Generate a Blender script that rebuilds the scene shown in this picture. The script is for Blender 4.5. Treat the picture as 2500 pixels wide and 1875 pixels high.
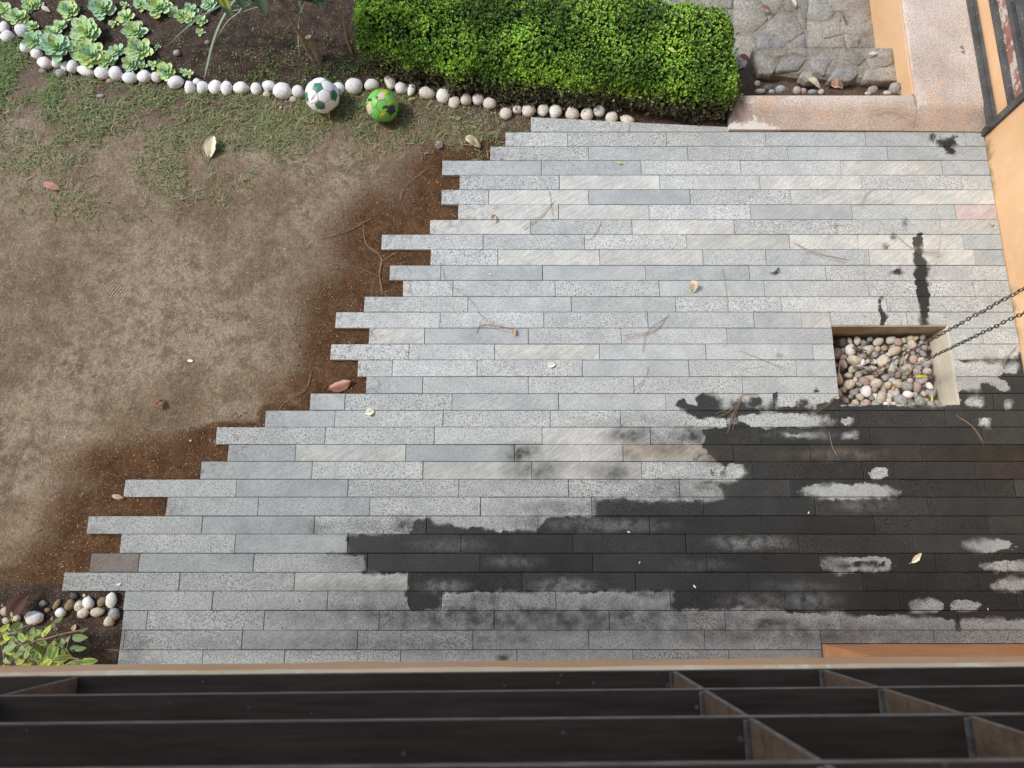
import bpy, math, random
import numpy as np
from mathutils import Vector, Matrix, Euler, noise as mnoise
R = math.radians
random.seed(7); rng = np.random.default_rng(7)
for o in list(bpy.data.objects): bpy.data.objects.remove(o)
SC = bpy.context.scene
COL = SC.collection

# ------------------------------------------------------------------ camera
F = 1840.0; CX, CY = 1250.0, 937.5; H = 4.088; AL = R(13.96)
cam_d = bpy.data.cameras.new('camera'); cam = bpy.data.objects.new('camera', cam_d); COL.objects.link(cam)
cam_d.sensor_width = 36; cam_d.lens = 36 * F / 2500; cam_d.clip_start = 0.02; cam_d.clip_end = 400
cam_d.dof.use_dof = True; cam_d.dof.focus_distance = 4.1; cam_d.dof.aperture_fstop = 9
cam.location = (0, 0, H); cam.rotation_euler = (AL, 0, 0)
SC.camera = cam
# ------------------------------------------------------------------ sky, sun, exposure
SUN_EL, SUN_AZ = 50.0, 167.0        # azimuth measured from +X towards +Y: light comes from the left, a little from the far side
w = bpy.data.worlds.new('World'); SC.world = w; w.use_nodes = True
nt = w.node_tree; nt.nodes.clear()
wo = nt.nodes.new('ShaderNodeOutputWorld'); bg = nt.nodes.new('ShaderNodeBackground'); sk = nt.nodes.new('ShaderNodeTexSky')
sk.sky_type = 'NISHITA'; sk.sun_disc = False; sk.sun_elevation = R(SUN_EL); sk.sun_rotation = R(90 - SUN_AZ)
sk.air_density = 1.0; sk.dust_density = 1.5; sk.ozone_density = 1.0
bg.inputs['Strength'].default_value = 0.15
nt.links.new(sk.outputs[0], bg.inputs[0]); nt.links.new(bg.outputs[0], wo.inputs[0])
sd = bpy.data.lights.new('sun', 'SUN'); sun = bpy.data.objects.new('sun', sd); COL.objects.link(sun)
sd.energy = 1.75; sd.angle = R(10); sd.color = (1.0, 0.985, 0.94)
sv = Vector((math.cos(R(SUN_EL)) * math.cos(R(SUN_AZ)), math.cos(R(SUN_EL)) * math.sin(R(SUN_AZ)), math.sin(R(SUN_EL))))
sun.rotation_euler = sv.to_track_quat('Z', 'Y').to_euler(); sun.location = (-3, 1, 8)
SC.view_settings.view_transform = 'Standard'; SC.view_settings.look = 'None'
SC.view_settings.exposure = 0.70; SC.view_settings.gamma = 1.0; SC.view_settings.use_curve_mapping = False

# ------------------------------------------------------------------ helpers
def P(px, py, z=0.0):
    """place of a point of the photograph on the level plane z (metres)"""
    dx = (px - CX) / F; dy = -(py - CY) / F
    yy = dy * math.cos(AL) + math.sin(AL); zz = dy * math.sin(AL) - math.cos(AL)
    t = (z - H) / zz
    return Vector((dx * t, yy * t, z))
def PXM(px, py, z=0.0):
    """photo pixels per metre near a point"""
    return 1.0 / max(1e-6, (P(px + 1, py, z) - P(px, py, z)).length)
def tag(o, label, cat, group=None):
    o['label'] = label; o['category'] = cat
    if group: o['group'] = group
    return o
def struct(o): o['kind'] = 'structure'; return o
def stuff(o): o['kind'] = 'stuff'; return o
def empty(name, loc=(0, 0, 0)):
    o = bpy.data.objects.new(name, None); COL.objects.link(o); o.location = loc; o.empty_display_size = 0.05; return o
def link(name, me, parent=None, loc=None):
    o = bpy.data.objects.new(name, me); COL.objects.link(o)
    if parent: o.parent = parent
    if loc is not None: o.location = loc
    return o
def mesh(name, v, f, mats=(), smooth=False, midx=None):
    me = bpy.data.meshes.new(name); me.from_pydata([tuple(a) for a in v], [], [tuple(a) for a in f])
    for m in (mats if isinstance(mats, (list, tuple)) else [mats]): me.materials.append(m)
    if smooth: me.shade_smooth()
    if midx is not None: me.polygons.foreach_set('material_index', midx)
    me.update(); return me
def box_vf(x0, x1, y0, y1, z0, z1, bev=0.0):
    if bev <= 0:
        v = [(x0,y0,z0),(x1,y0,z0),(x1,y1,z0),(x0,y1,z0),(x0,y0,z1),(x1,y0,z1),(x1,y1,z1),(x0,y1,z1)]
        f = [(3,2,1,0),(4,5,6,7),(0,1,5,4),(1,2,6,5),(2,3,7,6),(3,0,4,7)]
        return v, f
    import bmesh
    bm = bmesh.new(); bmesh.ops.create_cube(bm, size=1)
    for q in bm.verts: q.co = Vector(((x0+x1)/2 + q.co.x*(x1-x0), (y0+y1)/2 + q.co.y*(y1-y0), (z0+z1)/2 + q.co.z*(z1-z0)))
    bmesh.ops.bevel(bm, geom=list(bm.edges), offset=bev, segments=2, affect='EDGES', profile=0.6)
    bm.verts.index_update()
    v = [q.co[:] for q in bm.verts]; f = [[q.index for q in g.verts] for g in bm.faces]; bm.free(); return v, f
def box(name, x0, x1, y0, y1, z0, z1, mat, parent=None, bev=0.0):
    c = Vector(((x0+x1)/2, (y0+y1)/2, z0))
    v, f = box_vf(x0-c.x, x1-c.x, y0-c.y, y1-c.y, 0, z1-z0, bev)
    return link(name, mesh(name, v, f, mat), parent, c)
def merge(parts):
    V, Fc = [], []; n = 0
    for v, f in parts:
        V += list(v); Fc += [tuple(i + n for i in g) for g in f]; n += len(v)
    return V, Fc
def tube_vf(pts, rad, n=6, caps=True):
    pts = [Vector(p) for p in pts]; rad = rad if isinstance(rad, (list, tuple)) else [rad] * len(pts)
    V, Fc = [], []; up = Vector((0.3, 0.2, 1)).normalized()
    for i, p in enumerate(pts):
        d = (pts[min(i+1, len(pts)-1)] - pts[max(i-1, 0)]).normalized()
        a = d.cross(up)
        if a.length < 1e-3: a = d.cross(Vector((1, 0, 0)))
        a.normalize(); b = d.cross(a)
        for k in range(n):
            t = 2 * math.pi * k / n; V.append(p + (a * math.cos(t) + b * math.sin(t)) * rad[i])
    for i in range(len(pts) - 1):
        for k in range(n):
            Fc.append((i*n+k, i*n+(k+1) % n, (i+1)*n+(k+1) % n, (i+1)*n+k))
    if caps: Fc += [tuple(range(n)), tuple(reversed(range((len(pts)-1)*n, len(pts)*n)))]
    return V, Fc
def bez(p, n):
    """smooth curve through control points (Catmull-Rom)"""
    p = [Vector(q) for q in p]
    if len(p) == 2: return [p[0].lerp(p[1], i / n) for i in range(n + 1)]
    q = [p[0]*2 - p[1]] + p + [p[-1]*2 - p[-2]]; out = []
    for i in range(1, len(q) - 2):
        for k in range(n):
            t = k / n; a, b, c, d = q[i-1], q[i], q[i+1], q[i+2]
            out.append(0.5 * ((2*b) + (c - a)*t + (2*a - 5*b + 4*c - d)*t*t + (3*b - a - 3*c + d)*t**3))
    out.append(p[-1]); return out
def fattr(me, name, vals, dom='POINT'):
    a = me.attributes.new(name, 'FLOAT', dom); a.data.foreach_set('value', np.asarray(vals, dtype=np.float32)); return a
def cattr(me, name, vals, dom='POINT'):
    a = me.attributes.new(name, 'FLOAT_COLOR', dom); a.data.foreach_set('color', np.asarray(vals, dtype=np.float32).ravel()); return a
def npmesh(name, V, Fq, mat, smooth=False):
    """fast mesh from numpy arrays; Fq is an (n,3) or (n,4) array"""
    me = bpy.data.meshes.new(name); nv = len(V); nf, k = Fq.shape
    me.vertices.add(nv); me.vertices.foreach_set('co', np.asarray(V, dtype=np.float32).ravel())
    me.loops.add(nf * k); me.loops.foreach_set('vertex_index', Fq.astype(np.int32).ravel())
    me.polygons.add(nf); me.polygons.foreach_set('loop_start', np.arange(0, nf*k, k, dtype=np.int32)); me.polygons.foreach_set('loop_total', np.full(nf, k, dtype=np.int32))
    me.update(calc_edges=True); me.materials.append(mat)
    if smooth: me.shade_smooth()
    return me

# ------------------------------------------------------------------ materials
class NB:
    def __init__(s, name):
        s.m = bpy.data.materials.new(name); s.m.use_nodes = True; s.t = s.m.node_tree; s.t.nodes.clear()
        s.out = s.t.nodes.new('ShaderNodeOutputMaterial'); s.b = s.t.nodes.new('ShaderNodeBsdfPrincipled')
        s.t.links.new(s.b.outputs[0], s.out.inputs[0]); s.b.inputs['Specular IOR Level'].default_value = 0.3
    def n(s, ty, **k):
        x = s.t.nodes.new(ty)
        for a, v in k.items(): setattr(x, a, v)
        return x
    def set(s, sock, v):
        if isinstance(v, bpy.types.NodeSocket): s.t.links.new(v, sock)
        else: sock.default_value = v
    def math(s, op, a, b=0.0, c=0.0, clamp=False):
        x = s.n('ShaderNodeMath', operation=op, use_clamp=clamp); s.set(x.inputs[0], a); s.set(x.inputs[1], b); s.set(x.inputs[2], c); return x.outputs[0]
    def coord(s, kind='Object', scale=(1, 1, 1), rot=(0, 0, 0), loc=(0, 0, 0)):
        if kind == 'World': src = s.n('ShaderNodeNewGeometry').outputs['Position']
        else: src = s.n('ShaderNodeTexCoord').outputs[kind]
        mp = s.n('ShaderNodeMapping'); s.set(mp.inputs[0], src); mp.inputs['Scale'].default_value = scale; mp.inputs['Rotation'].default_value = rot; s.set(mp.inputs['Location'], loc); return mp.outputs[0]
    def noise(s, vec, scale, detail=4, rough=0.55, dist=0.0):
        x = s.n('ShaderNodeTexNoise'); s.set(x.inputs['Vector'], vec); s.set(x.inputs['Scale'], scale); x.inputs['Detail'].default_value = detail; x.inputs['Roughness'].default_value = rough; x.inputs['Distortion'].default_value = dist; return x.outputs['Fac']
    def vor(s, vec, scale, feat='F1', out='Distance', rnd=1.0):
        x = s.n('ShaderNodeTexVoronoi', feature=feat); s.set(x.inputs['Vector'], vec); s.set(x.inputs['Scale'], scale); x.inputs['Randomness'].default_value = rnd; return x.outputs[out]
    def ramp(s, f, a, b, lo=0.0, hi=1.0, smooth=True):
        x = s.n('ShaderNodeMapRange', interpolation_type='SMOOTHSTEP' if smooth else 'LINEAR'); s.set(x.inputs[0], f); s.set(x.inputs[1], a); s.set(x.inputs[2], b); s.set(x.inputs[3], lo); s.set(x.inputs[4], hi); return x.outputs[0]
    def mix(s, f, a, b, mode='MIX'):
        x = s.n('ShaderNodeMix', data_type='RGBA', blend_type=mode); s.set(x.inputs[0], f)
        for i, v in ((6, a), (7, b)):
            s.set(x.inputs[i], (*v, 1) if isinstance(v, tuple) and len(v) == 3 else v)
        return x.outputs[2]
    def attr(s, name, out='Fac', ty='GEOMETRY'):
        x = s.n('ShaderNodeAttribute', attribute_name=name); x.attribute_type = ty; return x.outputs[out]
    def rnd(s): return s.n('ShaderNodeObjectInfo').outputs['Random']
    def base(s, c): s.set(s.b.inputs['Base Color'], (*c, 1) if isinstance(c, tuple) and len(c) == 3 else c)
    def rough(s, r): s.set(s.b.inputs['Roughness'], r)
    def bump(s, h, strength=0.5, dist=0.01, prev=None):
        x = s.n('ShaderNodeBump'); s.set(x.inputs['Height'], h); x.inputs['Strength'].default_value = strength; x.inputs['Distance'].default_value = dist
        if prev is not None: s.set(x.inputs['Normal'], prev)
        s.t.links.new(x.outputs[0], s.b.inputs['Normal']); return x.outputs[0]
def simple(name, c1, c2, scale=8, rough=0.8, bump=0.3, bdist=0.004, bscale=None, kind='Object', objvar=0.0, spec=0.3):
    b = NB(name); v = b.coord(kind)
    n1 = b.noise(v, scale, 6, 0.65); c = b.mix(b.ramp(n1, 0.3, 0.7), c1, c2)
    if objvar:
        c = b.mix(1.0, c, b.mix(b.rnd(), tuple([1 - objvar] * 3), tuple([1 + objvar] * 3)), 'MULTIPLY')
    b.base(c); b.rough(rough); b.b.inputs['Specular IOR Level'].default_value = spec
    if bump: b.bump(b.noise(v, bscale or scale * 6, 5, 0.7), bump, bdist)
    return b.m

def mat_tile():
    b = NB('volcanic_stone'); W = b.coord('World'); rnd = b.rnd()
    off = b.n('ShaderNodeCombineXYZ'); b.set(off.inputs[0], b.math('MULTIPLY', rnd, 37.0)); b.set(off.inputs[1], b.math('MULTIPLY', rnd, 91.0)); b.set(off.inputs[2], b.math('MULTIPLY', rnd, 13.0))
    L = b.coord('Object', loc=off.outputs[0])
    tone = b.attr('tone', 'Color'); pores = b.attr('pores'); streak = b.attr('streak')
    # brushed diagonal streaks on some slabs
    mp = b.n('ShaderNodeMapping'); b.set(mp.inputs[0], b.coord('Object', rot=(0, 0, R(-35)), loc=off.outputs[0])); mp.inputs['Scale'].default_value = (7, 60, 7)
    st = b.noise(mp.outputs[0], 1.6, 4, 0.65)
    cl = b.noise(L, 6.5, 3, 0.6); gr = b.noise(L, 135, 2, 0.8)
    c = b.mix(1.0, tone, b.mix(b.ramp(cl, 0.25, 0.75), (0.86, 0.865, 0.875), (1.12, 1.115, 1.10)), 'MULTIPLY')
    k = b.math('MULTIPLY_ADD', pores, 0.9, 0.35)
    g = b.math('MULTIPLY_ADD', b.math('MULTIPLY', b.math('SUBTRACT', gr, 0.5), k), 1.55, 1.0)
    c = b.mix(1.0, c, g, 'MULTIPLY')
    sk_ = b.mix(b.ramp(st, 0.36, 0.66), (0.87, 0.865, 0.85), (1.11, 1.11, 1.10))
    c = b.mix(streak, c, b.mix(1.0, c, sk_, 'MULTIPLY'))
    # pores: two sizes of dark vesicles
    v1 = b.vor(L, 105); v2 = b.vor(L, 46); clump = b.ramp(cl, 0.3, 0.75, 0.75, 1.1)
    pc = b.math('MULTIPLY', pores, clump)
    p1 = b.math('LESS_THAN', v1, b.math('MULTIPLY', pc, 0.36)); p2 = b.math('LESS_THAN', v2, b.math('MULTIPLY', pc, 0.125))
    pore = b.math('MAXIMUM', b.math('MULTIPLY', p1, 0.75), p2)
    c = b.mix(b.math('MULTIPLY', pore, 0.85), c, (0.026, 0.026, 0.028))
    # rusty blotches and soil tint at the exposed ends
    nw = b.noise(W, 26, 3, 0.6)
    ru = b.ramp(b.noise(W, 3.6, 3, 0.6), 0.66, 0.8); c = b.mix(b.math('MULTIPLY', ru, 0.22), c, (0.36, 0.29, 0.2))
    so = b.math('MULTIPLY', b.attr('soil'), b.ramp(nw, 0.45, 0.7)); c = b.mix(b.math('MULTIPLY', so, 0.6), c, (0.15, 0.09, 0.052))
    # spilt water; the drying rim is crisp in places and blurred in others
    lo = b.noise(W, 5, 2); sf = b.ramp(lo, 0.40, 0.66, 0.10, 1.0)
    ed = b.math('ADD', b.attr('wet'), b.math('MULTIPLY', b.math('SUBTRACT', nw, 0.5), 2.0))
    ws = b.ramp(ed, b.math('MULTIPLY', sf, -1.0), sf)
    dm = b.math('MULTIPLY', b.attr('damp'), b.ramp(b.noise(W, 13, 3, 0.6), 0.2, 0.75, 0.3, 1.25), clamp=True)
    wet = b.math('MULTIPLY', b.math('MAXIMUM', ws, dm, clamp=True), b.math('SUBTRACT', 1.0, b.math('MULTIPLY', b.attr('semi'), b.ramp(b.noise(W, 16, 4, 0.65), 0.3, 0.62))))
    wv = b.math('MULTIPLY_ADD', b.math('SUBTRACT', b.noise(W, 2.4, 4, 0.6), 0.5), 0.12, b.math('MULTIPLY_ADD', rnd, 0.04, 0.078))
    wc = b.mix(1.0, c, wv, 'MULTIPLY')
    c = b.mix(wet, c, wc); b.base(c)
    b.rough(b.ramp(wet, 0, 1, 0.9, 0.6)); b.b.inputs['Specular IOR Level'].default_value = 0.22
    h = b.math('SUBTRACT', b.math('MULTIPLY', gr, 0.6), b.math('MULTIPLY', pore, 0.7))
    b.bump(h, 0.6, 0.003)
    return b.m
def mat_soil():
    b = NB('garden_soil'); W = b.coord('World')
    moist = b.attr('moist'); dark = b.attr('dark')
    n1 = b.noise(W, 2.0, 5, 0.65); n2 = b.noise(W, 13, 5, 0.72); n3 = b.noise(W, 130, 2, 0.8); n4 = b.noise(W, 45, 4, 0.75)
    dry = b.mix(b.ramp(n1, 0.34, 0.66), (0.160, 0.112, 0.068), (0.275, 0.212, 0.142))
    ash = b.ramp(b.math('ADD', b.math('MULTIPLY', n2, 0.55), b.math('MULTIPLY', b.noise(W, 1.3, 3), 0.6)), 0.565, 0.70)
    dry = b.mix(b.math('MULTIPLY', ash, 0.45), dry, (0.36, 0.31, 0.235))
    dry = b.mix(b.math('MULTIPLY', b.ramp(n2, 0.52, 0.38), 0.45), dry, (0.125, 0.09, 0.06))
    wetc = b.mix(b.ramp(n2, 0.3, 0.7), (0.066, 0.033, 0.0150), (0.130, 0.068, 0.032))
    mm = b.ramp(b.math('ADD', moist, b.math('ADD', b.math('MULTIPLY', b.math('SUBTRACT', n2, 0.5), 1.2), b.math('MULTIPLY', b.math('SUBTRACT', n1, 0.5), 0.9))), 0.08, 0.85)
    c = b.mix(mm, dry, wetc)
    hum = b.mix(b.ramp(n2, 0.3, 0.7), (0.036, 0.025, 0.018), (0.085, 0.060, 0.044))
    dd = b.ramp(b.math('ADD', dark, b.math('MULTIPLY', b.math('SUBTRACT', n2, 0.5), 0.6)), 0.3, 0.7)
    c = b.mix(dd, c, hum)
    c = b.mix(1.0, c, b.math('MULTIPLY_ADD', b.math('SUBTRACT', n3, 0.5), 1.9, 1.0), 'MULTIPLY')
    c = b.mix(1.0, c, b.mix(b.ramp(n4, 0.3, 0.7), (0.78, 0.78, 0.78), (1.2, 1.2, 1.2)), 'MULTIPLY')
    # pale grit
    gr = b.math('LESS_THAN', b.vor(W, 80), 0.15); c = b.mix(b.math('MULTIPLY', gr, 0.6), c, (0.46, 0.41, 0.33))
    b.base(c); b.rough(0.95); b.b.inputs['Specular IOR Level'].default_value = 0.15
    h = b.math('ADD', b.math('MULTIPLY', n3, 0.7), n4)
    # shoe prints: ridged soles and ringed heels pressed into the soil
    for (px, py, ang, ln, wd) in PRINTS:
        q = P(px, py, 0); m1 = b.n('ShaderNodeMapping', vector_type='TEXTURE'); b.set(m1.inputs[0], W); m1.inputs['Location'].default_value = (q.x, q.y, 0); m1.inputs['Rotation'].default_value = (0, 0, R(ang)); m1.inputs['Scale'].default_value = (1, 1, 1)
        sp = b.n('ShaderNodeSeparateXYZ'); b.set(sp.inputs[0], m1.outputs[0]); x, y = sp.outputs[0], sp.outputs[1]
        if wd:
            rr = b.math('ADD', b.math('POWER', b.math('ABSOLUTE', b.math('DIVIDE', x, ln / 2)), 2.6), b.math('POWER', b.math('ABSOLUTE', b.math('DIVIDE', y, wd / 2)), 2.6))
            wv = b.math('SINE', b.math('MULTIPLY', b.math('ADD', x, b.math('MULTIPLY', y, 0.12)), 6.2832 / 0.0165))
        else:
            dd_ = b.math('SQRT', b.math('ADD', b.math('MULTIPLY', x, x), b.math('MULTIPLY', y, y))); rr = b.math('DIVIDE', dd_, ln); wv = b.math('SINE', b.math('MULTIPLY', dd_, 6.2832 / 0.0125))
        mk = b.math('MULTIPLY', b.ramp(rr, 1.1, 0.7), b.ramp(n2, 0.38, 0.6))
        h = b.math('ADD', h, b.math('MULTIPLY', mk, b.math('MULTIPLY_ADD', wv, 0.27, -0.25)))
    b.bump(h, 0.9, 0.009)
    return b.m
PRINTS = [(281, 705, -40, 0.19, 0.10), (800, 711, -36, 0.18, 0.095), (474, 1066, -20, 0.19, 0.09), (850, 727, 0, 0.042, 0), (849, 818, 0, 0.038, 0), (423, 1036, 0, 0.036, 0), (640, 800, -75, 0.17, 0.085)]
def mat_orange(name='orange_plaster', c1=(0.65, 0.40, 0.21), c2=(0.74, 0.48, 0.275), moss=0.0):
    b = NB(name); W = b.coord('World')
    c = b.mix(b.ramp(b.noise(W, 2.2, 5), 0.3, 0.7), c1, c2)
    sp = b.math('LESS_THAN', b.vor(W, 26), 0.11); sp2 = b.ramp(b.noise(W, 5, 3), 0.5, 0.62)
    c = b.mix(b.math('MULTIPLY', b.math('MULTIPLY', sp, sp2), 0.65), c, (0.75, 0.66, 0.5))
    ch = b.ramp(b.noise(W, 9, 6, 0.75), 0.6, 0.68); c = b.mix(b.math('MULTIPLY', ch, 0.4), c, (0.74, 0.60, 0.42)); c = b.mix(b.math('MULTIPLY', b.ramp(b.noise(W, 24, 5, 0.8), 0.66, 0.7), 0.6), c, (0.30, 0.22, 0.15)); c = b.mix(1.0, c, b.mix(b.noise(W, 1.1, 4), (0.82, 0.82, 0.82), (1.14, 1.14, 1.14)), 'MULTIPLY')
    if moss:
        z = b.n('ShaderNodeSeparateXYZ'); b.set(z.inputs[0], W)
        m = b.math('ADD', b.math('MULTIPLY', z.outputs[2], -6.0), b.math('MULTIPLY', b.noise(W, 9, 6, 0.7), 2.2))
        m = b.math('MULTIPLY', b.ramp(m, 0.75, 1.25), b.ramp(b.noise(W, 1.3, 2), 0.4, 0.6)); c = b.mix(b.math('MULTIPLY', m, 0.7), c, (0.13, 0.115, 0.05))
    b.base(c); b.rough(0.85); b.bump(b.noise(W, 38, 5, 0.65), 0.35, 0.006); return b.m
def mat_pink():
    b = NB('pink_concrete'); W = b.coord('World')
    c = b.mix(b.ramp(b.noise(W, 3.5, 6, 0.65), 0.3, 0.72), (0.46, 0.375, 0.315), (0.61, 0.52, 0.45))
    c = b.mix(b.ramp(b.noise(W, 6.0, 4), 0.55, 0.8), c, (0.62, 0.42, 0.28))
    gp = b.ramp(b.noise(W, 150, 4, 0.75), 0.3, 0.72); c = b.mix(1.0, c, b.mix(gp, (0.6, 0.6, 0.6), (1.42, 1.41, 1.38)), 'MULTIPLY')
    gy = b.attr('grime'); c = b.mix(b.ramp(b.math('ADD', gy, b.math('MULTIPLY', b.noise(W, 8, 5), 0.6)), 0.7, 1.15), c, (0.20, 0.175, 0.155))
    ef = b.ramp(b.math('ADD', b.attr('salt'), b.math('MULTIPLY', b.math('SUBTRACT', b.noise(W, 17, 6, 0.7), 0.5), 1.4)), 0.42, 0.58); c = b.mix(ef, c, (0.80, 0.78, 0.74))
    b.base(c); b.rough(0.9); b.bump(b.noise(W, 110, 5, 0.75), 0.75, 0.006); return b.m
def mat_rock(name, c1, c2, spot=(0.12, 0.10, 0.08), spots=0.35, objvar=0.16):
    b = NB(name); L = b.coord('Object'); rnd = b.rnd()
    off = b.n('ShaderNodeCombineXYZ'); b.set(off.inputs[0], b.math('MULTIPLY', rnd, 57.0)); b.set(off.inputs[1], b.math('MULTIPLY', rnd, 23.0))
    L = b.coord('Object', loc=off.outputs[0])
    c = b.mix(b.ramp(b.noise(L, 2.2, 5, 0.6), 0.3, 0.7), c1, c2)
    s = b.ramp(b.noise(L, 4.4, 6, 0.75), 0.58, 0.7); c = b.mix(b.math('MULTIPLY', s, spots), c, spot)
    c = b.mix(1.0, c, b.mix(rnd, tuple([1 - objvar] * 3), tuple([1 + objvar * 0.6] * 3)), 'MULTIPLY')
    b.base(c); b.rough(0.8); b.bump(b.noise(L, 9, 5, 0.7), 0.3, 0.05); return b.m
def mat_leafattr(name, rough=0.5, trans=0.3, spec=0.4):
    b = NB(name); c = b.attr('lc', 'Color'); W = b.coord('World')
    c = b.mix(1.0, c, b.mix(b.noise(W, 60, 2), (0.85, 0.85, 0.85), (1.15, 1.15, 1.15)), 'MULTIPLY')
    b.base(c); b.rough(rough); b.b.inputs['Specular IOR Level'].default_value = spec
    if trans:
        tr = b.n('ShaderNodeBsdfTranslucent'); b.set(tr.inputs[0], b.mix(1.0, c, (1.1, 1.15, 0.6), 'MULTIPLY'))
        mx = b.n('ShaderNodeMixShader'); mx.inputs[0].default_value = trans
        b.t.links.new(b.b.outputs[0], mx.inputs[1]); b.t.links.new(tr.outputs[0], mx.inputs[2]); b.t.links.new(mx.outputs[0], b.out.inputs[0])
    return b.m
def mat_steel():
    b = NB('worn_grey_steel'); W = b.coord('World'); S = b.coord('World', scale=(30, 30, 3), rot=(R(40), 0, 0))
    c = b.mix(b.ramp(b.noise(W, 7, 5), 0.3, 0.7), (0.055, 0.055, 0.053), (0.10, 0.10, 0.098))
    c = b.mix(b.ramp(b.noise(S, 4, 5, 0.7), 0.66, 0.74), c, (0.36, 0.36, 0.35))
    sp = b.math('LESS_THAN', b.vor(W, 48), 0.12); c = b.mix(b.math('MULTIPLY', sp, 0.7), c, (0.6, 0.6, 0.58))
    b.base(c); b.rough(0.5); b.bump(b.noise(W, 60, 3), 0.15, 0.003); return b.m
def mat_wood(nm='dark_brown_painted_wood', k=1.0):
    b = NB(nm); S = b.coord('Object', scale=(2.0, 26, 26)); L = b.coord('Object')
    g = b.noise(S, 3.0, 5, 0.65); c = b.mix(b.ramp(g, 0.3, 0.72), (0.027*k, 0.0185*k, 0.0128*k), (0.048*k, 0.0340*k, 0.0240*k))
    d = b.ramp(b.noise(L, 9, 6, 0.75), 0.48, 0.8); c = b.mix(b.math('MULTIPLY', d, 0.5), c, (0.075, 0.062, 0.05))
    sp = b.math('LESS_THAN', b.vor(L, 30), 0.07); c = b.mix(b.math('MULTIPLY', sp, 0.6), c, (0.16, 0.14, 0.12))
    b.base(c); b.rough(b.ramp(g, 0.2, 0.8, 0.45, 0.6)); b.b.inputs['Specular IOR Level'].default_value = 0.22
    b.bump(g, 0.25, 0.002); return b.m
def mat_wood_edge():
    b = NB('worn_wood_edge'); S = b.coord('Object', scale=(14, 40, 40)); g = b.noise(S, 2.0, 5, 0.7)
    b.base(b.mix(b.ramp(g, 0.35, 0.7), (0.09, 0.082, 0.072), (0.21, 0.19, 0.165))); b.rough(0.65); return b.m
def mat_sill():
    b = NB('ledge_plaster'); W = b.coord('World')
    c = b.mix(b.ramp(b.noise(W, 6, 5), 0.3, 0.7), (0.70, 0.50, 0.31), (0.79, 0.61, 0.41))
    c = b.mix(b.ramp(b.noise(W, 9, 5, 0.7), 0.52, 0.6), c, (0.82, 0.70, 0.51))
    c = b.mix(b.math('MULTIPLY', b.ramp(b.noise(W, 16, 6, 0.75), 0.63, 0.68), 0.75), c, (0.26, 0.25, 0.24))
    b.base(c); b.rough(0.75); b.bump(b.noise(W, 30, 4), 0.4, 0.004); return b.m
def mat_flag(name, c1, c2):
    b = NB(name); W = b.coord('World')
    c = b.mix(b.ramp(b.noise(W, 5, 6, 0.65), 0.3, 0.7), c1, c2)
    c = b.mix(1.0, c, b.mix(b.ramp(b.noise(W, 70, 5, 0.75), 0.3, 0.7), (0.65, 0.65, 0.65), (1.35, 1.35, 1.33)), 'MULTIPLY')
    ms = b.ramp(b.noise(W, 4, 5, 0.6), 0.58, 0.75); c = b.mix(b.math('MULTIPLY', ms, 0.4), c, (0.13, 0.125, 0.07))
    c = b.mix(1.0, c, b.mix(b.rnd(), (0.82, 0.83, 0.85), (1.14, 1.12, 1.08)), 'MULTIPLY')
    b.base(c); b.rough(0.9); b.bump(b.noise(W, 28, 6, 0.7), 0.8, 0.015); return b.m

M = {}
M['orange_clean'] = mat_orange('orange_face_plaster'); M['tile'] = mat_tile(); M['soil'] = mat_soil(); M['orange'] = mat_orange(moss=1.0); M['orange_plinth'] = mat_orange('orange_plinth_plaster', (0.50, 0.23, 0.10), (0.60, 0.30, 0.14))
M['ledge_face'] = mat_orange('ledge_face_paint', (0.54, 0.31, 0.165), (0.64, 0.40, 0.23)); M['pink'] = mat_pink(); M['steel'] = mat_steel(); M['wood'] = mat_wood(k=1.75); M['wood_lit'] = mat_wood('lit_brown_wood', 4.6); M['woodedge'] = mat_wood_edge(); M['sill'] = mat_sill()
M['white_rock'] = mat_rock('whitewashed_stone', (0.66, 0.64, 0.59), (0.84, 0.83, 0.80), (0.26, 0.20, 0.14), 0.6, 0.12)
M['tan_rock'] = mat_rock('cream_stone', (0.42, 0.35, 0.26), (0.66, 0.60, 0.50), (0.25, 0.16, 0.09), 0.5)
M['brown_rock'] = mat_rock('brown_stone', (0.20, 0.13, 0.075), (0.36, 0.26, 0.16), (0.1, 0.06, 0.03), 0.4)
M['grey_rock'] = mat_rock('grey_stone', (0.22, 0.215, 0.20), (0.40, 0.39, 0.36), (0.5, 0.48, 0.44), 0.4)
M['cream_rock'] = mat_rock('cream_border_stone', (0.54, 0.49, 0.40), (0.74, 0.70, 0.62), (0.28, 0.20, 0.12), 0.5, 0.1)
M['pale_rock'] = mat_rock('pale_grey_stone', (0.42, 0.40, 0.36), (0.60, 0.58, 0.54), (0.3, 0.24, 0.17), 0.4)
M['dark_rock'] = mat_rock('dark_stone', (0.06, 0.06, 0.06), (0.15, 0.15, 0.145), (0.3, 0.3, 0.28), 0.3)
M['pink_rock'] = mat_rock('pinkish_stone', (0.33, 0.235, 0.20), (0.48, 0.37, 0.32), (0.2, 0.13, 0.1), 0.35)
M['concrete'] = simple('pit_concrete', (0.52, 0.46, 0.36), (0.70, 0.64, 0.53), 5, 0.9, 0.5, 0.006, 40, 'World')
M['pit_shaded'] = simple('shaded_pit_concrete', (0.25, 0.215, 0.16), (0.42, 0.37, 0.28), 7, 0.9, 0.6, 0.006, 40, 'World')  # darker copy of the concrete, shade of the far pit wall painted in
M['mortar'] = mat_flag('path_mortar', (0.205, 0.184, 0.148), (0.32, 0.294, 0.245))
M['flag'] = mat_flag('flagstone', (0.215, 0.196, 0.162), (0.345, 0.32, 0.275))
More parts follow.
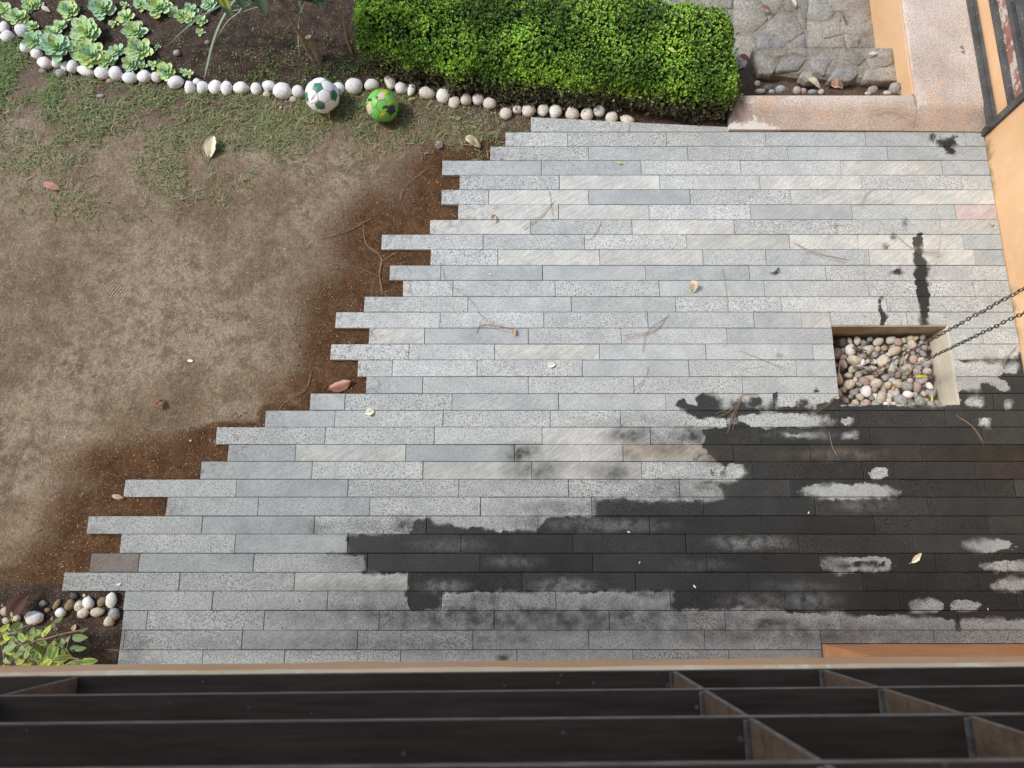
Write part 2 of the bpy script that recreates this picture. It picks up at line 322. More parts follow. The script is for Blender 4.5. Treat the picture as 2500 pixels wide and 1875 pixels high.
M['flagblue'] = mat_flag('blue_grey_flagstone', (0.205, 0.196, 0.178), (0.325, 0.314, 0.288))
M['hedge'] = mat_leafattr('box_hedge_leaf', 0.42, 0.25, 0.45); M['leaf'] = mat_leafattr('shrub_leaf', 0.5, 0.3); M['grass'] = mat_leafattr('grass_blade', 0.6, 0.3)
M['litter'] = mat_leafattr('dry_litter', 0.8, 0.0, 0.2); M['rosette'] = mat_leafattr('succulent_leaf', 0.5, 0.12, 0.35); M['needle'] = simple('dry_pine_needle', (0.26, 0.17, 0.105), (0.42, 0.30, 0.2), 20, 0.7, 0)
M['bark'] = simple('shrub_bark', (0.20, 0.14, 0.09), (0.36, 0.27, 0.19), 30, 0.9, 0.6, 0.004, 60)
M['cutwood'] = simple('cut_wood_face', (0.22, 0.16, 0.11), (0.33, 0.26, 0.2), 25, 0.9, 0.3)
M['twig'] = simple('hedge_twig', (0.07, 0.05, 0.035), (0.15, 0.115, 0.085), 30, 0.9, 0.4)
M['rusty'] = simple('rusty_chain_iron', (0.055, 0.043, 0.04), (0.14, 0.10, 0.088), 60, 0.55, 0.3, 0.002, objvar=0.3, spec=0.5)
M['blackiron'] = simple('dark_chain_iron', (0.030, 0.031, 0.033), (0.075, 0.077, 0.08), 60, 0.5, 0.3, 0.002, objvar=0.3, spec=0.5)
M['galv'] = simple('bare_chain_link', (0.25, 0.25, 0.25), (0.42, 0.42, 0.42), 60, 0.4, 0.2, 0.002, spec=0.6)
def peel():
    b = NB('peeling_red_panel_paint'); W = b.coord('World')
    c = b.mix(b.ramp(b.noise(W, 6, 4), 0.3, 0.7), (0.24, 0.10, 0.07), (0.33, 0.19, 0.145))
    c = b.mix(b.ramp(b.noise(W, 9, 6, 0.7), 0.5, 0.54), c, (0.50, 0.44, 0.38)); b.base(c); b.rough(0.7); return b.m
M['peel'] = peel()
M['glass'] = simple('dark_window_pane', (0.03, 0.033, 0.036), (0.05, 0.052, 0.055), 3, 0.12, 0, spec=0.6)

# ------------------------------------------------------------------ measured layout of the paving (photo pixels -> metres)
BND = [285,322,357,391.5,427.4,463,499.4,536.4,572.2,609.2,647.9,684.5,724,761.8,800.9,839.9,878.6,919.5,960.6,1001.7,1042.8,1085.5,1126.6,1170.2,1213.7,1259.7,1304,1350.8,1397.2,1443.2,1490.6,1538.6,1586.6,1635]
YB = [P(CX, y).y for y in BND]
ROWS = {
0:[1296,1536.5,1779], 1:[1233.7,1386,1627.3,1870,2113.5,2357.6,'w'], 2:[1196.7,1437.6,1680,1924,2167.6,'w'], 3:[1079.5,1322,1565.7,1808.7,2053.7,2300.6,'w'],
4:[1121.8,1366,1610.5,1855,2103.7,2349.9,'w'], 5:[1077.9,1193.4,1437.6,1685,1931.6,2179.4,'w'], 6:[1118.6,1364,1585.3,1833,2081,2333.6,'w'],
7:[1049.4,1296,1543.4,1793,2042.7,2297,'w'], 8:[931,1179.6,1427.4,1677,1928.8,2096,2352.7,'w'], 9:[1051,1215.4,1464.4,1716,1870.6,2122.8,2380,'w'],
10:[951.4,1076.7,1324.9,1576.3,1829.9,2017,2202,'w'], 11:[983.9,1106,1356,1610,1866.5,2121.6,2379,'w'], 12:[889,1142.6,1395,1650,1908,2165.6,2424,'w'],
13:[819,1074.6,1328,1582,1841,1956.8,2215.6,'w'], 14:[901,1037,1290,1516.5,1775,'p',2399.5,'w'], 15:[807,999,1208,1464.4,1724,1985,'p','w'],
16:[873,958,1165,1422.5,1682.6,1945,'p',2451,'w'], 17:[893.6,1032,1290,1548,1813,'p','w'], 18:[756.8,842,1104,1364,1626,1890,2156,2427,'w'],
19:[647,817.5,1082,1344,1515.3,1775,2038.6,2310,'w'], 20:[527.7,794.2,1060.4,1324,1588.5,1857,2126,2401.5,'w'], 21:[556,721.4,991,1256.5,1521.4,1791,1979,2251,'w'],
22:[490,762,1032.7,1298.4,1567,1838,2108,2383,'w'], 23:[303,577,850,1120.6,1388.7,1659.5,1931.6,2202,2479,'w'], 24:[406,630,903,1173.5,1445,1718,1990.6,2267,'w'],
25:[213.6,493.5,767.8,1041,1314,1586.5,1860,2136,2416,'w'], 26:[294,574.5,849.5,1125.5,1399,1675,1951,2230,'w'], 27:[219.7,339,619,897,1172,1447.7,1726,2001.6,2285.6,'w'],
28:[154,438,719,996.5,1275,1552,1830,2107,2393,'w'], 29:[303,518.8,799.5,1078,1357.4,1637,1917,2198,2485,'w'], 30:[299,358.9,645,926,1207,1488,1771,2052.4,2342.5,'w'],
31:[293.8,303,590.8,873,1155,1438,1720.8,2004.8,2282.7,'w'], 32:[287.7,494,694.5,978,1262,1545.8,1780,2008]}
XW = float(np.mean([P(2407.7, 335.7).x, P(2454, 644).x, P(2482, 802).x]))
pTL, pTR, pBL, pBR = P(2032.8, 795), P(2315, 793.4), P(2048.8, 986.8), P(2337.4, 988)
PX0, PX1 = (pTL.x + pBL.x) / 2, (pTR.x + pBR.x) / 2; PY1, PY0 = (pTL.y + pTR.y) / 2, (pBL.y + pBR.y) / 2
XPL = P(2008, 1573).x; YPL = P(2008, 1573).y       # orange plinth on the house front
LEFT = {}                                          # left end of every row in metres
for r, js in ROWS.items(): LEFT[r] = P(js[0], (BND[r] + BND[r+1]) / 2).x
def row_of(y):
    for r in range(33):
        if YB[r] >= y > YB[r+1]: return r
    return None
# slope of the cut top edge of row 0 and the kerb stone
TE0, TE1 = P(1296, 286), P(1779, 310)
def top_edge(x): return TE0.y + (TE1.y - TE0.y) * (x - TE0.x) / (TE1.x - TE0.x)
def in_paving(x, y, pad=0.0):
    r = row_of(y)
    if r is None: return y <= YB[-1] and x > LEFT[32] - pad
    if x < LEFT[r] - pad: return False
    if r == 0 and (y > top_edge(x) + pad): return False
    return True
# ---- water stains: distance fields in photo pixels, evaluated at each slab's own points
def Z(c, pts):
    ox, oy, s = c; return np.array([(ox + x / s, oy + y / s) for x, y in pts])
z6 = (1600, 400, 2.4578); b3 = (1600, 900, 2.4578); b2c = (800, 900, 2.4578); b5 = (800, 1375, 2.4578); b6 = (1600, 1375, 2.4578); z3 = (1600, 0, 2.4578); z5 = (800, 300, 2.4578)
def sd_poly(p, q):
    """signed distance (positive inside) from points p (n,2) to polygon q (m,2)"""
    d = np.full(len(p), 1e9); ins = np.zeros(len(p), bool); m = len(q)
    for i in range(m):
        a, b = q[i], q[(i+1) % m]; e = b - a; wv = p - a
        t = np.clip((wv @ e) / (e @ e + 1e-9), 0, 1); d = np.minimum(d, np.hypot(*(wv - t[:, None] * e).T))
        c = ((a[1] <= p[:, 1]) & (b[1] > p[:, 1])) | ((b[1] <= p[:, 1]) & (a[1] > p[:, 1]))
        xi = a[0] + (p[:, 1] - a[1]) * (b[0] - a[0]) / (b[1] - a[1] + 1e-12); ins ^= c & (p[:, 0] < xi)
    return np.where(ins, d, -d)
def ell(p, cx, cy, rx, ry):
    k = np.hypot((p[:, 0] - cx) / rx, (p[:, 1] - cy) / ry); return (1 - k) * min(rx, ry)
WETP = [np.array([(2049,988),(2338,988),(2336,958),(2352,951),(2391,955),(2397,935),(2413,933),(2448,959),(2464,947),(2456,926),(2440,922),(2451,905),(2451,888),(2333,883),(2333,875),(2393,879),(2454,874),(2482,873),(2500,848),(2560,848),(2560,1512),(2350,1512),(2347,1543),(2342,1543),(2335,1513),(2270,1506),(2225,1510),(2200,1501),(2080,1506),(2050,1497),(1918,1496),(1915,1490),(1640,1489),(1640,1448),(1350,1446),(1080,1447),(1078,1490),(1000,1489),(985,1446),(996,1440),(993,1402),(900,1400),(860,1400),(893,1394),(893,1358),(800,1353),(849,1350),(850,1306),(1000,1302),(1012,1264),(1045,1263),(1060,1280),(1130,1286),(1190,1291),(1240,1294),(1312,1291),(1330,1266),(1445,1258),(1450,1217),(1560,1219),(1700,1222),(1765,1214),(1752,1186),(1700,1180),(1704,1176),(1800,1172),(1812,1155),(1798,1137),(1752,1132),(1735,1110),(1715,1088),(1724,1066),(1716,1048),(1775,1041),(1779,1020),(1692,1019),(1660,1000),(1655,985),(1668,975),(1685,988),(1700,990),(1760,993),(1880,993),(1884,957),(1893,957),(1898,992),(1990,993),(2022,982),(2044,965)])]
WETP.append(Z(z6, [(1540,424),(1600,424),(1608,520),(1635,600),(1645,780),(1640,890),(1648,975),(1590,975),(1592,890),(1562,780),(1548,600),(1556,520)]))
WETP.append(Z(z6, [(1352,800),(1375,800),(1372,880),(1392,915),(1365,965),(1340,975),(1345,900)]))
WETE = [(*Z(z6, [(x, y)])[0], rx/2.4578, ry/2.4578) for x, y, rx, ry in [(165,1440,30,28),(320,1440,88,58),(500,1450,50,30),(600,1430,42,36),(875,1445,36,26),(1495,358,13,14),(1417,437,22,18),(1388,494,20,15),(1445,642,30,20),(712,650,22,14),(735,632,14,14),(750,1153,12,10),(963,1362,16,14),(1340,420,8,8)]]
WETE += [(*Z(z3, [(x, y)])[0], rx/2.4578, ry/2.4578) for x, y, rx, ry in [(1665,825,34,18),(1712,852,24,14),(1758,865,52,34),(1768,908,32,26),(1800,818,18,14)]]
WETE += [(*Z(b3, [(x, y)])[0], rx/2.4578, ry/2.4578) for x, y, rx, ry in [(345,622,24,18),(425,622,26,24),(285,525,14,12),(240,548,12,10),(500,590,20,16)]]
DRYB = [(1800,1010,2023,1041),(2392,1019,2419,1038),(2060,1058,2088,1072),(1921,1059,1982,1065),(2125,1143,2171,1168),(1962,1182,2185,1216),(2361,1322,2478,1344),(2408,1371,2540,1394),(2426,1416,2540,1442),(2349,972,2403,991),(2455,982,2468,997),(2455,889,2482,912),(2225,1466,2307,1494),(2327,1466,2390,1492),(2020,1361,2178,1395),(1775,1135,1815,1165),(2056,1018,2082,1034)]
WETIN = [(2030,1372,2160,1386)]                     # still wet inside one dried patch
DAMP = [(1300,1505,640,50,.75),(1900,1545,480,36,.6),(1000,1575,480,34,.45),(1380,1240,190,28,.55),(920,1290,120,26,.45),(1680,1200,120,34,.65),(1640,1090,110,34,.55),(860,1370,90,30,.4),(900,1440,160,24,.35),(640,1330,120,40,.18),(1560,1030,130,20,.3),(1545,1064,70,26,.8),(1275,1107,55,26,.9),(1540,1110,40,20,.5),(1300,1148,70,30,.7),(1500,1150,60,25,.6),(1700,1066,80,26,.9),(1760,1110,70,26,.9),(1700,1200,80,26,.6),(1380,1235,110,22,.45),(1500,1235,70,24,1),(1480,1282,220,24,.95),(1330,1270,60,16,.6),(990,1285,42,26,.9),(760,1282,30,20,.45),(1180,1465,90,22,.85),(1330,1460,60,22,.5),(1500,1468,90,20,.6),(1590,1452,70,14,.7),(1750,1468,120,24,.95),(2000,1470,110,26,.9),(960,1515,70,16,.6),(1000,1560,40,14,.3),(1150,1515,90,24,.75),(1330,1515,50,22,.55),(1480,1515,60,22,.55),(1720,1515,50,22,.6),(1870,1522,110,20,.85),(2010,1530,40,22,.7),(930,1500,40,10,.8),(1100,1560,60,20,.35),(1230,1560,130,18,.6),(1450,1550,30,16,.35),(1225,1605,18,10,.9),(1750,1540,60,12,.5),(2175,1520,20,12,.6),(1900,1120,120,25,1),(2040,1155,60,20,.8),(2180,1560,60,10,.3),(880,1380,24,18,.6),(780,1290,50,18,.5)]
SEMI = [(1080,1432,55,16,.7),(1385,1430,75,16,.75),(1830,1325,90,16,.7),(1330,1470,90,18,.6),(1250,1372,70,14,.45),(1600,1205,150,20,.45),(1480,1282,150,16,.45),(2110,1235,70,14,.35),(1950,1060,80,10,.5),(1860,1470,90,20,.5),(1980,1468,60,22,.75),(1700,1380,80,14,.25),(1950,1430,90,12,.3),(1100,1330,90,14,.25),(2050,1110,120,14,.25),(1150,1465,60,14,.5),(1500,1465,70,16,.5)]
def wet_fields(xy):
    """xy (n,2) metres on the paving -> wet (signed, sharp) and damp (soft)"""
    dep = H * math.cos(AL) + xy[:, 1] * math.sin(AL)
    px = CX + F * xy[:, 0] / dep; py = CY + F * (H * math.sin(AL) - xy[:, 1] * math.cos(AL)) / dep
    wob = np.array([(mnoise.noise((a * 9, b * 9, 1)) * 9 + mnoise.noise((a * 24, b * 24, 4)) * 4, mnoise.noise((a * 9, b * 9, 7)) * 6 + mnoise.noise((a * 24, b * 24, 9)) * 3) for a, b in xy])
    px = px + wob[:, 0]; py = py + wob[:, 1]
    p = np.c_[px, py]; f = np.full(len(p), -60.0)
    for q in WETP: f = np.maximum(f, sd_poly(p, q))
    for e in WETE: f = np.maximum(f, ell(p, *e))
    for (x0, y0, x1, y1) in DRYB:
        cx, cy, rx, ry = (x0 + x1) / 2, (y0 + y1) / 2, (x1 - x0) / 2 + 2, (y1 - y0) / 2 + 1
        d = (1 - (np.abs((px - cx) / rx) ** 3 + np.abs((py - cy) / ry) ** 2.2) ** 0.4) * ry * 1.3
        f = np.minimum(f, -d)
    for (x0, y0, x1, y1) in WETIN:
        f = np.maximum(f, np.minimum(np.minimum(p[:, 0] - x0, x1 - p[:, 0]), np.minimum(p[:, 1] - y0, y1 - p[:, 1])))
    damp = np.zeros(len(p))
    for cx, cy, rx, ry, a in DAMP:
        k = np.hypot((px - cx) / rx, (py - cy) / ry); damp = np.maximum(damp, a * np.clip(1.35 - k, 0, 1))
    semi = np.zeros(len(p))
    for cx, cy, rx, ry, a in SEMI:
        k = np.hypot((px - cx) / rx, (py - cy) / ry); semi = np.maximum(semi, 0.62 * a * np.clip(1.4 - k, 0, 1))
    return np.clip(f / 12.0, -2, 2), damp, semi

# ------------------------------------------------------------------ ground
BORDER = [(-200,20),(0,40),(40,95),(110,150),(160,170),(230,178),(330,190),(430,197),(560,208),(760,212),(900,206),(1010,214),(1100,232),(1200,252),(1290,265),(1400,270),(1530,285),(1779,300)]
BORW = [P(x, y) for x, y in BORDER]
def border_y(x):
    for a, b in zip(BORW, BORW[1:]):
        if a.x <= x <= b.x: return a.y + (b.y - a.y) * (x - a.x) / (b.x - a.x)
    return BORW[0].y + 0.3 if x < BORW[0].x else BORW[-1].y
edge_pts = []
for r in range(0, 33):
    edge_pts += [(LEFT[r], YB[r]), (LEFT[r], YB[r+1])]
def edge_dist(x, y):
    """metres from (x,y) to the ragged left end of the paving"""
    best = 9.0
    if y > YB[0] + 0.6: return 0.6
    for r in range(0, 29):
        y1, y0 = YB[r], YB[r+1]; dy = max(0, y - y1, y0 - y); dx = max(0, LEFT[r] - x); best = min(best, math.hypot(dx, dy))
    return best
TREADS = [((275,640),(-50),0.26,0.09),((790,640),(-40),0.22,0.085),((480,1060),(-28),0.24,0.085),((800,835),(-80),0.2,0.08)]
KX0 = P(1779, 316).x; KY0 = P(1779, 318).y
BXW, BYW = P(303, 1470).x, P(303, 1447).y            # little planting bed beside the house
HZ = 0.25
hx0, hx1 = P(862, 90, HZ * 0.9).x, P(1800, 100, HZ).x
hyf = P(1330, 172, HZ).y; hyb = P(1330, -32, HZ).y
HSH = (P(1795, 207, HZ).y - P(900, 120, HZ).y) / (P(1795, 207, HZ).x - P(900, 120, HZ).x)
HX1, HYB, HCX = hx1, hyb, (hx0 + hx1) / 2
def soil_z(x, y):
    n = mnoise.noise((x * 1.7, y * 1.7, 3.1)) * 0.010 + mnoise.noise((x * 6, y * 6, 1.0)) * 0.006 + mnoise.noise((x * 21, y * 21, 5.0)) * 0.0045 + mnoise.noise((x * 55, y * 55, 9.0)) * 0.002
    by = border_y(x)
    if y > by and x < KX0: n = n * 1.5 + min(0.03, (y - by) * 0.15)
    e = edge_dist(x, y); n -= 0.004 + 0.02 * max(0.0, 1 - e / 0.28)
    return n
DUG = [(1460,.40),(1420,.42),(1330,.32),(1230,.30),(1180,.26),(1130,.42),(1060,.30),(1030,.05),(985,.05),(930,.22),(850,.26),(750,.27),(650,.34),(550,.40),(470,.42),(400,.30),(345,.16)]
DUGY = [P(900, y).y for y, _ in DUG]; DUGW = [w_ for _, w_ in DUG]
def build_ground():
    st = 0.022; xs = np.arange(-4.2, XW + 0.4, st); ys = np.arange(-1.0, 4.3, st); nx, ny = len(xs), len(ys)
    V = np.zeros((nx * ny, 3)); moist = np.zeros(nx * ny); dark = np.zeros(nx * ny); tread = np.zeros(nx * ny); keep = np.ones(nx * ny, bool)
    tr = [(P(*c), R(a), l, wd) for c, a, l, wd in TREADS]
    for i, x in enumerate(xs):
        for j, y in enumerate(ys):
            k = i * ny + j
            if in_paving(x, y, -0.004) or (x > KX0 - 0.02 and y > -1 and y < 2.3 and x > KX0):
                z = -0.031
            else: z = soil_z(x, y)
            if x > KX0 + 0.0 and y > KY0 - 0.02: z = -0.115 + mnoise.noise((x * 9, y * 9, 2)) * 0.012
            if (x > HX1 + 0.03 and y > P(1900, 165, -0.1).y) or (x > P(1540, 0, -.2).x and y > HYB + 0.06 + HSH * (x - HCX)): z = -0.30
            if PX0 - 0.03 < x < PX1 + 0.03 and PY0 - 0.03 < y < PY1 + 0.03: keep[k] = False
            e = edge_dist(x, y)
            # brown, freshly dug soil along the ragged edge: width varies along it
            wdt = float(np.interp(y, DUGY, DUGW)) * (1 + 0.25 * mnoise.noise((y * 3.0, x * 3.0, 0)))
            moist[k] = max(0.0, 1.2 - e / max(0.05, wdt)) if y < DUGY[-1] + 0.03 else 0
            dark[k] = 1.0 if (y > border_y(x) - 0.03 and x < KX0 + 0.05) or (x < BXW + 0.05 and y < BYW + 0.04 and x > -2.9) else (0.55 if x >= KX0 else 0.0)
            if y > border_y(x) - 0.75 and x < KX0: dark[k] = max(dark[k], 0.56 * (1 - (border_y(x) - y) / 0.75) ** 0.6)
            if x < P(60, 1400).x and y < P(60, 1380).y: moist[k] = max(moist[k], 0.75)
            V[k] = (x, y, z)
    I = np.arange(nx * ny).reshape(nx, ny)
    Q = np.stack([I[:-1, :-1], I[1:, :-1], I[1:, 1:], I[:-1, 1:]], -1).reshape(-1, 4)
    Q = Q[keep[Q].all(1)]
    me = npmesh('ground', V, Q, M['soil'], True); fattr(me, 'moist', moist); fattr(me, 'dark', dark); fattr(me, 'tread', tread)
    struct(link('garden_ground', me))
    # land around the garden, out to the horizon
    s = 60.0; v = [(-s,-s,-0.33),(s,-s,-0.33),(s,s,-0.33),(-s,s,-0.33)]
    me = mesh('outer', v, [(0,1,2,3)], M['soil']); struct(link('ground', me))
build_ground()

# ------------------------------------------------------------------ paving slabs
WARM = {(3,4),(4,1),(4,3),(5,1),(5,4),(5,5),(6,0),(6,1),(6,5),(7,0),(7,2),(7,5),(8,3),(8,4),(8,5),(9,1),(9,2),(9,5),(14,0),(15,2),(20,3),(21,1),(21,3),(21,4),(21,5),(21,6),(21,7),(22,2),(22,3),(22,7),(27,0),(28,2),(13,5)}
PLAIN = {(2,1),(2,3),(2,4),(3,1),(1,3),(10,1),(10,2),(10,3),(6,3),(6,4),(13,4),(14,1),(14,4),(15,4),(16,3),(16,5),(17,4),(18,2),(18,3),(19,0),(21,2),(22,0),(23,1),(24,1),(26,1),(27,1),(18,0),(21,0),(17,0),(25,1)}
pav = struct(empty('patio_paving', (0, 0, 0)))
def add_slab(r, k, x0, x1, y0, y1, poly=None, rs=None):
    rs = random.Random(r * 100 + k)
    g = 0.0014; x0 += g; x1 -= g; y0 += g; y1 -= g
    if x1 - x0 < 0.006 or y1 - y0 < 0.006: return
    cx, cy = (x0 + x1) / 2, (y0 + y1) / 2
    dz = rs.uniform(-0.0012, 0.0012)
    test, dtest, _ = wet_fields(np.array([(x, y) for x in np.linspace(x0, x1, 22) for y in np.linspace(y0, y1, 5)]))
    fine = test.max() > -1.6 or dtest.max() > 0.02
    nu = max(1, int((x1 - x0) / 0.018)) if fine else 2; nv = 6 if fine else 1
    b = 0.0022
    us = [x0] + list(np.linspace(x0 + b, x1 - b, nu + 1)) + [x1]; vs = [y0] + list(np.linspace(y0 + b, y1 - b, nv + 1)) + [y1]
    if r == 0: vtop = lambda x, v: v if v < (y0 + y1) / 2 else min(v, top_edge(x) - (y1 - v))
    else: vtop = lambda x, v: v
    V, Fc = [], []; nv_ = len(vs)
    for i, x in enumerate(us):
        for j, y in enumerate(vs):
            edge = i in (0, len(us) - 1) or j in (0, nv_ - 1)
            V.append((x - cx, vtop(x, y) - cy, 0.03 + dz - (0.0016 if edge else 0)))
    for i in range(len(us) - 1):
        for j in range(nv_ - 1):
            a = i * nv_ + j; Fc.append((a, a + nv_, a + nv_ + 1, a + 1))
    ring = [i * nv_ for i in range(len(us))] + [(len(us)-1) * nv_ + j for j in range(1, nv_)] + [i * nv_ + nv_ - 1 for i in range(len(us) - 2, -1, -1)] + [j for j in range(nv_ - 2, 0, -1)]
    n0 = len(V)
    for q in ring: V.append((V[q][0], V[q][1], 0.0))
    m = len(ring)
    for q in range(m): Fc.append((ring[q], n0 + q, n0 + (q+1) % m, ring[(q+1) % m]))
    for q in (0, nv_ - 1, (len(us) - 1) * nv_, len(us) * nv_ - 1):
        if rs.random() < 0.35 and x1 - x0 > 0.1:
            ch = rs.uniform(0.001, 0.0045); ox, oy, oz = V[q]; nq = (ox - math.copysign(ch, ox), oy - math.copysign(ch * rs.uniform(.4, 1), oy), oz - 0.001)
            V[q] = nq; V[n0 + ring.index(q)] = (nq[0], nq[1], 0.0)
    me = mesh('stone_slab', V, Fc, M['tile'])
    xy = np.array([(v[0] + cx, v[1] + cy) for v in V]); wt, dm, sm_ = wet_fields(xy); fattr(me, 'semi', sm_)
    fattr(me, 'wet', wt if fine else np.full(len(V), -2.0)); fattr(me, 'damp', dm)
    t = rs.random()
    if (r, k) in WARM:
        base = np.array([0.482, 0.494, 0.466]) * rs.uniform(0.9, 1.07); po = rs.uniform(0.15, 0.45); sk = 1.0
        if (r, k) == (27, 0): base = np.array([0.24, 0.22, 0.20])
        if (r, k) in ((22, 7), (6, 5)): base = np.array([0.47, 0.41, 0.395])
        if r == 21 and k > 3: base *= np.array([1.0, 0.9, 0.8])
    elif (r, k) in PLAIN or t < 0.22:
        base = np.array([0.378, 0.407, 0.402]) * rs.uniform(0.92, 1.1); po = rs.uniform(0.35, 0.6); sk = rs.uniform(0.2, 0.7)
    else:
        base = np.array([0.452, 0.476, 0.460]) * rs.uniform(0.91, 1.08); po = rs.uniform(0.7, 1.0); sk = rs.uniform(0, 0.3)
    base = base * (1 - 0.36 * min(1, max(0, (r - 15) / 15)))      # shade towards the house painted into the slab tone
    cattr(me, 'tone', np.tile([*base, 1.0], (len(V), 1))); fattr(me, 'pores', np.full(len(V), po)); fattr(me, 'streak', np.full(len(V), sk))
    so = np.zeros(len(V))
    if k == 0 and r < 29: so = np.clip(0.55 - (xy[:, 0] - x0) / 0.06, 0, 0.5) + np.clip(0.5 - np.minimum(xy[:, 1] - y0, y1 - xy[:, 1]) / 0.012, 0, 0.4) * (xy[:, 0] - x0 < 0.3)
    fattr(me, 'soil', so)
    o = link('stone_slab', me, pav, (cx + rs.uniform(-.0006, .0006), cy + rs.uniform(-.0007, .0007), -0.03)); o.rotation_euler = (rs.uniform(-.004, .004), rs.uniform(-.0012, .0012), rs.uniform(-.0012, .0012))
for r, js in ROWS.items():
    yc = (BND[r] + BND[r+1]) / 2; y1, y0 = YB[r], YB[r+1]
    xs = []
    for j in js: xs.append(XW - 0.002 if j == 'w' else ('p' if j == 'p' else P(j, yc).x))
    k = 0
    for a, b in zip(xs, xs[1:]):
        aa = PX1 if a == 'p' else a; bb = PX0 if b == 'p' else b
        ya, yb = y0, y1
        if r == 0 and False: pass
        if r == 31 and aa > XPL - 0.02: ya = YPL + 0.002
        if r == 31 and aa > XPL - 0.02 and y1 - ya < 0.01: continue
        # slabs cut round the pit
        if r == 13 and bb > PX0 and aa < PX1:
            if aa < PX0: add_slab(r, k, aa, PX0, ya, yb); k += 1; aa = PX0
            add_slab(r, k, aa, min(bb, PX1), max(ya, PY1), yb); k += 1
            if bb > PX1: add_slab(r, k, PX1, bb, ya, yb); k += 1
            continue
        if r == 18 and bb > PX0 and aa < PX1:
            if aa < PX0: add_slab(r, k, aa, PX0, ya, yb); k += 1; aa = PX0
            add_slab(r, k, aa, min(bb, PX1), ya, min(yb, PY0)); k += 1
            if bb > PX1: add_slab(r, k, PX1, bb, ya, yb); k += 1
            continue
        add_slab(r, k, aa, bb, ya, yb); k += 1
# ------------------------------------------------------------------ drain pit
pit = struct(empty('drain_pit', ((PX0 + PX1) / 2, (PY0 + PY1) / 2, -0.3)))
def child_box(name, par, x0, x1, y0, y1, z0, z1, mat, bev=0.0):
    o = box(name, x0, x1, y0, y1, z0, z1, mat, None, bev); o.parent = par; o.location = o.location - par.location; return o
tw = 0.028
child_box('pit_wall', pit, PX0 - tw, PX0, PY0 - tw, PY1 + tw, -0.28, -0.032, M['concrete'])
child_box('pit_wall', pit, PX1, PX1 + tw, PY0 - tw, PY1 + tw, -0.28, -0.0325, M['concrete'])
child_box('pit_wall', pit, PX0 + .0005, PX1 - .0005, PY1, PY1 + tw, -0.28, -0.033, M['concrete'])
child_box('pit_wall', pit, PX0 + .0005, PX1 - .0005, PY0 - tw, PY0, -0.28, -0.033, M['concrete'])
child_box('pit_floor', pit, PX0 - tw, PX1 + tw, PY0 - tw, PY1 + tw, -0.30, -0.2805, M['concrete'])
# rendered lip that comes up to the paving on the right side and along the far side
child_box('pit_lip', pit, PX1 - 0.002, PX1 + 0.010, PY0 + 0.001, PY1 - 0.001, -0.27, -0.001, M['concrete'], 0.002)
child_box('pit_lip', pit, PX0 + 0.002, PX1 - 0.004, PY1 - 0.007, PY1 + 0.0012, -0.27, -0.002, M['pit_shaded'], 0.002)

# ------------------------------------------------------------------ stones
def make_rocks(n=8, sub=2):
    import bmesh
    out = []
    for i in range(n):
        bm = bmesh.new(); bmesh.ops.create_icosphere(bm, subdivisions=sub, radius=1)
        s = Vector((i * 3.7, i * 1.3, 2))
        for q in bm.verts:
            d = q.co.normalized(); k = 1 + 0.24 * mnoise.noise(d * 1.1 + s) + 0.10 * mnoise.noise(d * 2.4 + s)
            # slightly flattened facets
            q.co = d * k; e = 2.3; l = (abs(q.co.x)**e + abs(q.co.y)**e + abs(q.co.z)**e) ** (1/e); q.co = q.co * (0.55 + 0.45 * q.co.length / l)
        v = [q.co[:] for q in bm.verts]; f = [[q.index for q in g.verts] for g in bm.faces]; bm.free(); out.append((v, f))
    return out
ROCKS = make_rocks(); RC = {}
def rock_mesh(i, mk):
    if (i, mk) not in RC: RC[(i, mk)] = mesh('stone', *ROCKS[i], M[mk], True)
    return RC[(i, mk)]
def stone(name, loc, sx, sy, sz, rot, mk, label, cat, group=None, i=None, tilt=0.12):
    o = link(name, rock_mesh(random.randrange(len(ROCKS)) if i is None else i, mk), None, loc)
    o.scale = (sx, sy, sz); o.rotation_euler = (random.uniform(-tilt, tilt), random.uniform(-tilt, tilt), R(rot)); tag(o, label, cat, group); return o
ORD = ['first','second','third','fourth','fifth','sixth','seventh','eighth','ninth','tenth','eleventh','twelfth','thirteenth','fourteenth','fifteenth','sixteenth','seventeenth','eighteenth','nineteenth','twentieth']
def ordn(i):
    if i < 20: return ORD[i]
    t, u = divmod(i + 1, 10); T = {2:'twent',3:'thirt',4:'fort',5:'fift',6:'sixt'}[t]
    return T + 'ieth' if u == 0 else T + 'y-' + ORD[u - 1]
S1 = 4.9156; S2 = 4.424
bst = [(x/S1, y/S1, a/S1, b/S1, t) for x, y, a, b, t in [(35,310,120,150,0),(80,425,150,145,0),(265,360,175,150,-20),(290,545,150,145,0),(425,620,130,135,20),(525,740,175,140,-30),(665,745,125,115,0),(770,780,95,135,0),(865,790,140,170,-10),(1025,840,205,130,-15),(1220,865,170,160,0),(1385,870,155,165,10),(1545,920,180,140,5),(1720,900,165,150,0),(1865,895,140,140,0),(2090,965,205,165,0)]]
bst += [(400+x/S2, y/S2, a/S2, b/S2, t) for x, y, a, b, t in [(268,920,125,145,15),(343,855,90,85,0),(410,930,130,150,-10),(545,925,130,150,-15),(670,940,130,160,0),(825,935,160,130,-8),(987,943,120,135,10),(1127,915,150,120,0),(1278,975,190,165,0),(1445,975,130,130,0),(1885,950,130,150,25)]]
